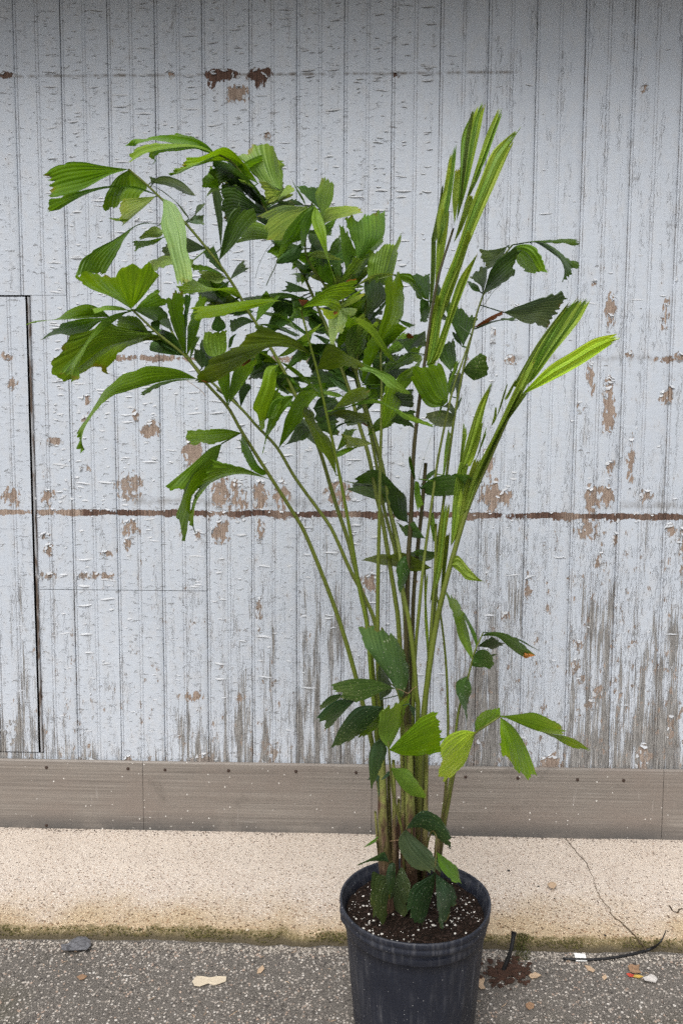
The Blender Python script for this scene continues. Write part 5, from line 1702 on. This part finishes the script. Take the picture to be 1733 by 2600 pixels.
for ln in LEAVES.strip().splitlines():
    q = ln.split('|')
    if ln.startswith(('J|F10|v|400,1440', 'I|F10|v|620,1340', 'I|F10|v|680,1230', 'I|F10|v|440,1568', 'J|F10|v|430,1440', 'L|F15', 'K|F15|v|850', 'K|F15|v|790', 'M|F15|v', 'M|F25|v|900')):
        ks = 4 if q[1] == 'F10' or q[0] == 'L' else 3
        for k in range(ks):
            cl = q[2] if q[2] == 'yb' else BR.choice((q[2], 'v', 'v', 'l'))
            leaf('|'.join([q[0], q[1], cl] + q[3:]), k / ks - 0.05, (k + 1) / ks + 0.06, BR.uniform(.92, 1.0), (-1) ** k * BR.uniform(.002, .0042))
    else:
        leaf(ln)

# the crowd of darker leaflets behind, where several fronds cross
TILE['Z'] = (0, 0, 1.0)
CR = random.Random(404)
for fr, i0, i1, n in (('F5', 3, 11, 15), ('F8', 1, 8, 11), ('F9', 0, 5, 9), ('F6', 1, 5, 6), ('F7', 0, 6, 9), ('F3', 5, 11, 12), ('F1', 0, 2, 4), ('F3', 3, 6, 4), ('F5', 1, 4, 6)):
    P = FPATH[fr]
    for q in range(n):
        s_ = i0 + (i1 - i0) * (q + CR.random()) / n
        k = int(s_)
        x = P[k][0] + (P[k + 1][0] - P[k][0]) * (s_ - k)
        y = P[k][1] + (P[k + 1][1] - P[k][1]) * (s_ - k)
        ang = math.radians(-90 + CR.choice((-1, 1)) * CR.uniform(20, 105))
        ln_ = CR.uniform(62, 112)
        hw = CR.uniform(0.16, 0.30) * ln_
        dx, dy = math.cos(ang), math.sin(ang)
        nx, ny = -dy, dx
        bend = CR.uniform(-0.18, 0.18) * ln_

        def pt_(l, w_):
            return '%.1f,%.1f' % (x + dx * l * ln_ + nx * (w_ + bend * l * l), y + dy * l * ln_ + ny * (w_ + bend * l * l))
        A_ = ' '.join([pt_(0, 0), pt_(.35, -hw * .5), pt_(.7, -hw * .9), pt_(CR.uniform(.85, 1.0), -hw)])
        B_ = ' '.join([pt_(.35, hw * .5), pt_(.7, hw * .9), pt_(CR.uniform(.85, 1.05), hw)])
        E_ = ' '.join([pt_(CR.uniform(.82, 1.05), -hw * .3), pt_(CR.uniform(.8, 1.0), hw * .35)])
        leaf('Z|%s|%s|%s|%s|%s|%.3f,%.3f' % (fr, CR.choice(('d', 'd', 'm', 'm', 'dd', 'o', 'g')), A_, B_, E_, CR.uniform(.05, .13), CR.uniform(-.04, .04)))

# ------------------------------------------------------------------ stems wrapped in old fibrous sheaths
def stem(pts, r0, r1, seed):
    p3 = [W3(x, y, d) for x, y, d in pts[:-1]] + [onZ(pts[-1][0], pts[-1][1], SOIL - 0.004)]
    p3.append(p3[-1] + Vector((0, 0, -0.03)))
    n = 44
    path = cr_resample(p3, n)
    rnd = random.Random(seed)
    rad = [(r0 + (r1 - r0) * i / (n - 1)) * MPP * (1 + 0.10 * noise.noise(Vector((seed, i * 0.35, 0)))) for i in range(n)]
    V, F = tube_data(path, rad, 16)
    for i in range(n):
        for k in range(16):
            q = V[i * 16 + k]
            d = q - path[i]
            V[i * 16 + k] = path[i] + d * (1 + 0.16 * noise.noise(Vector((seed + k * 1.7, i * 0.08, 2))))
    return mesh_obj('stem', V, F, M['trunk'], palm)


stem([(966, 1880, -.03), (969, 2000, -.05), (972, 2100, -.06), (986, 2316, 0)], 8, 19, 1)
stem([(1034, 1840, -.04), (1038, 1980, -.05), (1042, 2120, -.05), (1046, 2300, 0)], 9, 17, 2)
stem([(1062, 1880, .03), (1064, 2000, .03), (1064, 2120, .03), (1066, 2284, 0)], 6, 12, 3)
stem([(1012, 2030, -.02), (1010, 2120, -.02), (1006, 2200, -.02), (1008, 2302, 0)], 4, 8, 4)
stem([(1112, 2110, .01), (1108, 2180, .01), (1104, 2266, 0)], 7, 11, 5)
stem([(998, 1930, -.03), (1000, 2040, -.04), (1000, 2150, -.04), (998, 2310, 0)], 4, 9, 6)
stem([(1018, 1900, -.01), (1022, 2020, -.02), (1022, 2140, -.02), (1022, 2304, 0)], 4, 8, 7)
stem([(985, 1960, .02), (988, 2060, .02), (990, 2160, .01), (994, 2296, 0)], 4, 8, 8)
stem([(1082, 1900, .0), (1080, 2020, .0), (1078, 2140, .0), (1074, 2290, 0)], 5, 10, 9)
stem([(952, 2060, -.02), (958, 2130, -.03), (966, 2200, -.02), (978, 2300, 0)], 3, 8, 10)
# a loose fibre tied round the stem, and threads hanging off the leaves
M['fibre'] = simple_mat('dry_fibre', (0.30, 0.19, 0.11), 0.8)


def thread(tile, txt, dep, r, col='fibre', fr='F1'):
    p = [W3(q.x, q.y, dep) for q in pts_of(txt, tile)]
    path = cr_resample(p, 24)
    V, F = tube_data(path, [r] * 24, 5)
    o = mesh_obj('fibre', V, F, M[col], palm)
    return o


thread('P', '365,715 430,720 510,728 600,715', -.055, .0007)
thread('E', '370,1120 440,1170 510,1220 560,1280', -.26, .0005)
M['threadgreen'] = simple_mat('green_thread', (0.05, 0.07, 0.03), 0.7)
thread('B', '1200,1300 1170,1400 1120,1500 1080,1590', -.12, .0012, 'threadgreen')
thread('B', '1140,1170 1080,1240 1010,1380 970,1520', .05, .0005, 'threadgreen')
thread('L', '60,840 150,700 210,620 265,575', .03, .0006, 'threadgreen')
thread('G', '345,1290 360,1340 380,1390', -.24, .0012, 'threadgreen')
thread('N', '890,742 940,755 1000,785 1050,740 1090,715', -.125, .0006)
# ================================================================== loose stones and litter
t = NT('loose_gravel')
tc = t.attr('tint', 'Color')
nn = t.noise(t.pos(), 300, 3)
t.bsdf(t.mix(t.math('MULTIPLY', nn, 0.5), tc, t.mix(1.0, tc, (0.5, 0.47, 0.45), 'MULTIPLY')), 0.9, None, 0.25)
M['gravel'] = t.m
rnd = random.Random(77)
V, F, TI = [], [], []
pal = [(.58, .53, .47), (.44, .39, .345), (.32, .285, .25), (.18, .165, .15), (.47, .36, .29), (.60, .56, .51), (.11, .10, .095)]
n_st = 0
while n_st < 17000:
    x = rnd.uniform(-1.15, 1.2)
    y = -0.65 - abs(rnd.random()) * 0.95
    strip = math.exp(-((y + 0.68) / 0.05) ** 2)
    keep = 0.55 + 0.45 * strip + 0.35 * noise.noise(Vector((x * 5, y * 5, 3)))
    if rnd.random() > keep or math.hypot(x - PX, y - PY) < 0.165:
        continue
    s = rnd.choice((.0014, .0017, .002, .0025, .003, .0037, .0046)) * (1.15 if strip > .4 else 1)
    b = len(V)
    pebble(V, F, Vector((x, y, s * rnd.uniform(-.15, .3))), s, rnd, 0.6)
    c = rnd.choice(pal)
    k = rnd.uniform(.7, 1.15)
    TI += [(c[0] * k, c[1] * k, c[2] * k, 1)] * (len(V) - b)
    n_st += 1
o = mesh_obj('loose_gravel', V, F, M['gravel'], smooth=False)
ca = o.data.attributes.new('tint', 'FLOAT_COLOR', 'POINT')
ca.data.foreach_set('color', [q for c in TI for q in c])
tag(o, 'small pale stones scattered over the asphalt', 'gravel', kind='stuff')


def scrap(name, poly, mat, z, label, cat, crumple=0.004, thick=0.0012, group=None, ground=None):
    """a thin crumpled scrap with the outline poly (photo pixels) lying on the ground"""
    P2 = [onZ(x, y, z) for x, y in poly]
    c = sum(P2, Vector()) / len(P2)
    rnd = random.Random(int(poly[0][0] * 7))
    rings = [1.0, 0.72, 0.4]
    V, F = [], []
    n = len(P2)
    zz = lambda q: z + 0.0008 + crumple * (0.5 + 0.5 * noise.noise(Vector((q.x * 95, q.y * 95, rnd.random() * .3))))
    for side in (0, 1):
        for r in rings:
            for p in P2:
                q = c + (p - c) * r
                V.append(Vector((q.x, q.y, zz(q) + (thick if side == 0 else 0))))
        q = c
        V.append(Vector((q.x, q.y, zz(q) + (thick if side == 0 else 0))))
    S = n * 3 + 1
    for side in (0, 1):
        b = side * S
        for i in range(2):
            for k in range(n):
                k2 = (k + 1) % n
                f = (b + i * n + k, b + i * n + k2, b + (i + 1) * n + k2, b + (i + 1) * n + k)
                F.append(f if side == 0 else tuple(reversed(f)))
        for k in range(n):
            f = (b + 2 * n + k, b + 2 * n + (k + 1) % n, b + 3 * n)
            F.append(f if side == 0 else tuple(reversed(f)))
    for k in range(n):
        k2 = (k + 1) % n
        F.append((k, S + k, S + k2, k2))
    o = mesh_obj(name, V, F, mat, smooth=False)
    tag(o, label, cat, group)
    return o


M['card'] = simple_mat('pale_card', (0.62, 0.53, 0.40), 0.85, 0.15, 60)
M['dryleaf'] = simple_mat('dry_leaf', (0.28, 0.17, 0.10), 0.8, 0.4, 80)
M['paleleaf'] = simple_mat('pale_dry_leaf', (0.50, 0.36, 0.24), 0.8, 0.3, 80)
M['white'] = simple_mat('white_plastic', (0.80, 0.80, 0.78), 0.5, 0.05, 40)
M['red'] = simple_mat('red_wrapper', (0.45, 0.06, 0.035), 0.35, 0.2, 60)
M['yellow'] = simple_mat('yellow_wrapper', (0.55, 0.36, 0.08), 0.35, 0.2, 60)
M['blackrub'] = simple_mat('black_rubber', (0.012, 0.012, 0.013), 0.45, 0.4, 60)
M['film'] = simple_mat('grey_plastic_film', (0.13, 0.13, 0.14), 0.25, 0.95, 110)
M['rot'] = simple_mat('rotten_bark', (0.055, 0.026, 0.016), 0.95, 0.6, 60, bump=0.01)
M['tissue'] = simple_mat('white_tissue', (0.55, 0.52, 0.49), 0.9, 0.2, 80)

scrap('card_scrap', [(488, 2494), (499, 2480), (515, 2482), (533, 2485), (553, 2481), (575, 2482), (574, 2493), (560, 2499), (542, 2504), (528, 2499), (508, 2507), (494, 2505)], M['card'], 0.002, 'torn scrap of pale beige card lying on the asphalt', 'scrap', .003)
scrap('plastic_scrap', [(155, 2408), (172, 2402), (184, 2391), (200, 2386), (219, 2387), (231, 2395), (231, 2410), (222, 2421), (198, 2424), (170, 2424), (158, 2420)], M['film'], 0.002, 'crumpled grey plastic film lying against the mossy concrete edge', 'litter', .02)
scrap('dry_leaf', [(1388, 2246), (1397, 2240), (1409, 2243), (1412, 2250), (1404, 2257), (1393, 2254)], M['paleleaf'], 0.049, 'small dry tan leaf lying on the pale concrete', 'leaf', .003, .0006)
scrap('dry_leaf', [(1210, 2490), (1218, 2480), (1230, 2488), (1226, 2502), (1232, 2512), (1219, 2514), (1210, 2504)], M['paleleaf'], 0.002, 'dry tan leaf on the asphalt right beside the pot', 'leaf', .004, .0006)
scrap('dry_leaf', [(1333, 2551), (1344, 2546), (1356, 2552), (1354, 2562), (1342, 2566), (1334, 2560)], M['dryleaf'], 0.002, 'brown leaf lying alone on the asphalt below the rotten bark', 'leaf', .004, .0006)
scrap('dry_leaf', [(1592, 2456), (1602, 2452), (1612, 2455), (1622, 2452), (1620, 2465), (1627, 2472), (1612, 2476), (1598, 2470)], M['dryleaf'], 0.002, 'brown curled leaf beside the red and yellow wrapper', 'leaf', .008, .0006)
scrap('dry_leaf', [(1482, 2452), (1496, 2454), (1510, 2466), (1504, 2471), (1490, 2464)], M['paleleaf'], 0.002, 'pale dry leaf on the asphalt below the white tag', 'leaf', .003, .0006)
scrap('dry_leaf', [(1526, 2482), (1536, 2476), (1540, 2484), (1532, 2490)], M['paleleaf'], 0.002, 'small pale leaf chip left of the red and yellow wrapper', 'leaf', .002, .0006)
scrap('dry_leaf', [(1340, 2476), (1358, 2470), (1374, 2478), (1360, 2486), (1346, 2486)], M['paleleaf'], 0.002, 'pale brown leaf at the edge of the rotten bark', 'leaf', .003, .0006)
scrap('dry_leaf', [(655, 2462), (667, 2452), (671, 2462), (662, 2472), (652, 2474)], M['paleleaf'], 0.002, 'small pinkish tan leaf on the asphalt near the mossy edge left of the pot', 'leaf', .003, .0006)
scrap('dry_leaf', [(195, 2482), (210, 2475), (222, 2480), (214, 2488), (204, 2490)], M['dryleaf'], 0.002, 'small brown leaf on the asphalt below the grey plastic film', 'leaf', .003, .0006)
w = scrap('candy_wrapper', [(1588, 2476), (1596, 2474), (1608, 2479), (1606, 2485), (1596, 2482)], M['red'], 0.002, 'torn red and yellow candy wrapper lying on the asphalt', 'wrapper', .006)
w2 = scrap('yellow_end', [(1607, 2479), (1620, 2479), (1632, 2482), (1622, 2486), (1606, 2485)], M['yellow'], 0.002, None, None, .006)
w2.parent = w
scrap('tissue_scrap', [(1630, 2488), (1642, 2484), (1650, 2478), (1660, 2484), (1668, 2490), (1662, 2500), (1648, 2498), (1636, 2496)], M['tissue'], 0.002, 'small crumpled white tissue on the asphalt beside the wrapper', 'tissue', .012)

# black cable with a white tag, its end standing up
pts = [onZ(1428, 2434, .006), onZ(1465, 2436, .006), onZ(1510, 2436, .006), onZ(1560, 2431, .006), onZ(1610, 2421, .007), onZ(1650, 2409, .012), onY(1671, 2396, -.665), onY(1682, 2380, -.66), onY(1689, 2362, -.655)]
path = cr_resample(pts, 50)
V, F = tube_data(path, [.0042 * (1 if i < 38 else max(.25, 1 - (i - 38) / 16)) for i in range(50)], 8)
cable = mesh_obj('black_cable', V, F, M['blackrub'])
tag(cable, 'black cable end curving up from the asphalt with a white tag', 'cable')
a, b, c_, d = onZ(1456, 2421, .011), onZ(1484, 2423, .011), onZ(1489, 2441, .004), onZ(1461, 2441, .004)
V = []
for q in (a, b, c_, d):
    V.append(q + Vector((0, 0, .002)))
for q in (a, b, c_, d):
    V.append(q)
tg = mesh_obj('tag', V, [(0, 3, 2, 1), (4, 5, 6, 7), (0, 1, 5, 4), (1, 2, 6, 5), (2, 3, 7, 6), (3, 0, 4, 7)], M['white'], cable, smooth=False)

# black tube sticking out of rotten bark
b0 = onZ(1276, 2466, 0.0)
top = onY(1304, 2366, b0.y + 0.03)
mid = onY(1296, 2412, b0.y + 0.012)
path = cr_resample([b0 + Vector((-.004, 0, -.01)), b0, mid, top], 24)
V, F = tube_data(path, [.0065 + .0012 * noise.noise(Vector((i * .6, 2, 1))) + (.0015 if i > 20 else 0) for i in range(24)], 10)
o = mesh_obj('black_stake', V, F, M['blackrub'])
tag(o, 'black plastic stake sticking up out of the rotten bark', 'stake')
V, F = [], []
rnd = random.Random(12)
for i in range(170):
    px, py = rnd.gauss(1290, 24), rnd.gauss(2468, 15)
    p = onZ(px, py, .002)
    pebble(V, F, p + Vector((0, 0, .002)), rnd.uniform(.004, .013), rnd, .35)
o = mesh_obj('rotten_bark', V, F, M['rot'], smooth=False)
tag(o, 'dark brown crumbled bark around the black stake', 'bark', kind='stuff')
# moss and weeds at the foot of the concrete by the stake
V, F = [], []
for i in range(700):
    px, py = rnd.gauss(1322, 12), rnd.uniform(2380, 2432)
    p = onZ(px, py, .01)
    p.z = max(0, .02 * (p.y + .68) / .05) if p.y > -.68 else 0
    p.z = min(p.z, .022)
    a = rnd.uniform(0, 6.28)
    d = Vector((math.cos(a), math.sin(a), 0)) * .0016
    b = len(V)
    V += [p - d, p + d, p + Vector((rnd.uniform(-.004, .004), rnd.uniform(-.006, 0), rnd.uniform(.004, .010)))]
    F.append((b, b + 1, b + 2))
M['moss'] = simple_mat('moss', (0.10, 0.11, 0.025), 0.9, 0.5, 90)
o = mesh_obj('moss_tuft', V, F, M['moss'], smooth=False)
tag(o, 'green moss growing on the concrete edge beside the black stake', 'moss', kind='stuff')
# small dark pebbles on the concrete
for px, py, s, lab in ((1366, 2243, .006, 'dark pebble on the concrete near the tan leaf'), (1407, 2272, .004, 'small dark pebble on the concrete below the tan leaf'),
                  (1536, 2358, .005, 'dark pebble on the concrete beside the crack'), (1290, 2206, .006, 'black pebble on the concrete behind the pot'),
                  (492, 2123, .004, 'small black pebble on the concrete under the kick plate'), (690, 2120, .004, 'dark chip on the concrete near the kick plate'), (628, 2344, .007, 'pale round pebble on the ochre stained concrete')):
    V, F = [], []
    p = onZ(px, py, .048)
    p.z = pave_z(p.y) + .001
    pebble(V, F, p, s, random.Random(px), .7)
    o = mesh_obj('pebble', V, F, M['card'] if 'pale' in lab else M['blackrub'], smooth=False)
    tag(o, lab, 'pebble', 'pebbles on the concrete')

# dark grit in the corner between concrete and kick plate, doubling as corner shade
V, F = [], []
rnd = random.Random(8)
for i in range(900):
    x = rnd.uniform(-1.7, 1.6)
    if noise.noise(Vector((x * 4, 2, 2))) < rnd.uniform(-.5, .35):
        continue
    y = -0.017 - abs(rnd.gauss(0, .012))
    pebble(V, F, Vector((x, y, pave_z(y) + .0005)), rnd.uniform(.0012, .0042), rnd, .6)
o = mesh_obj('corner_grit', V, F, simple_mat('grit', (0.20, 0.165, 0.14), 0.9, 0.8, 60), smooth=False)
tag(o, 'dark grit lying along the foot of the kick plate', 'grit', kind='stuff')

# straw and leaf crumbs on the asphalt
V, F = [], []
rnd = random.Random(19)
for i in range(70):
    x, y = rnd.uniform(-1.05, 1.1), rnd.uniform(-1.25, -.66)
    if math.hypot(x - PX, y - PY) < .18:
        continue
    a = rnd.uniform(0, 3.14)
    l = rnd.uniform(.006, .03)
    d_ = Vector((math.cos(a), math.sin(a), 0))
    p0 = Vector((x, y, .003))
    tv, tf = tube_data([p0 - d_ * l / 2, p0 + Vector((0, 0, .001)) + d_.cross(Vector((0, 0, 1))) * l * .08, p0 + d_ * l / 2], [.0006, .0009, .0005], 5, len(V))
    V += tv
    F += tf
o = mesh_obj('straw_crumbs', V, F, M['paleleaf'], smooth=False)
tag(o, 'short bits of dry straw strewn over the asphalt', 'straw', kind='stuff')

# moss cushions and washed-up grit along the crumbling front edge of the concrete
V, F, V2, F2 = [], [], [], []
rnd = random.Random(61)
for i in range(5200):
    x = rnd.uniform(-1.2, 1.25)
    e_ = noise.noise(Vector((x * 2.3, 0, 0))) * 0.016 + noise.noise(Vector((x * 14, 3, 0))) * 0.010 + noise.noise(Vector((x * 38, 5, 0))) * 0.005
    if i % 2:
        if noise.noise(Vector((x * 7, 5, 1))) < rnd.uniform(-.35, .45):
            continue
        off = abs(rnd.gauss(0, .016))
        y = -0.632 + e_ + off
        z = pave_z(y) + (0.0 if off > .012 else -.012 * (1 - off / .012))
        pebble(V, F, Vector((x, y, z)), rnd.uniform(.0016, .0046), rnd, .7)
    else:
        y = -0.648 + e_ * .6 - abs(rnd.gauss(0, .022))
        pebble(V2, F2, Vector((x, y, rnd.uniform(-.0005, .0025))), rnd.choice((.0016, .0022, .003, .0042, .0056)), rnd, .65)
M['edgemoss'] = simple_mat('edge_moss', (0.105, 0.092, 0.030), 0.95, 0.7, 70)
o = mesh_obj('edge_moss', V, F, M['edgemoss'], smooth=False)
tag(o, 'olive moss along the front edge of the concrete strip', 'moss', kind='stuff')
t = NT('washed_grit')
oi_ = t.noise(t.pos(), 170, 1)
t.bsdf(t.ramp(oi_, [(0.3, (.08, .07, .06)), (0.45, (.26, .23, .20)), (0.6, (.50, .45, .39)), (0.75, (.62, .57, .50))]), 0.9, None, 0.25)
o = mesh_obj('washed_grit', V2, F2, t.m, smooth=False)
tag(o, 'pale grit gathered in the joint between asphalt and concrete', 'grit', kind='stuff')
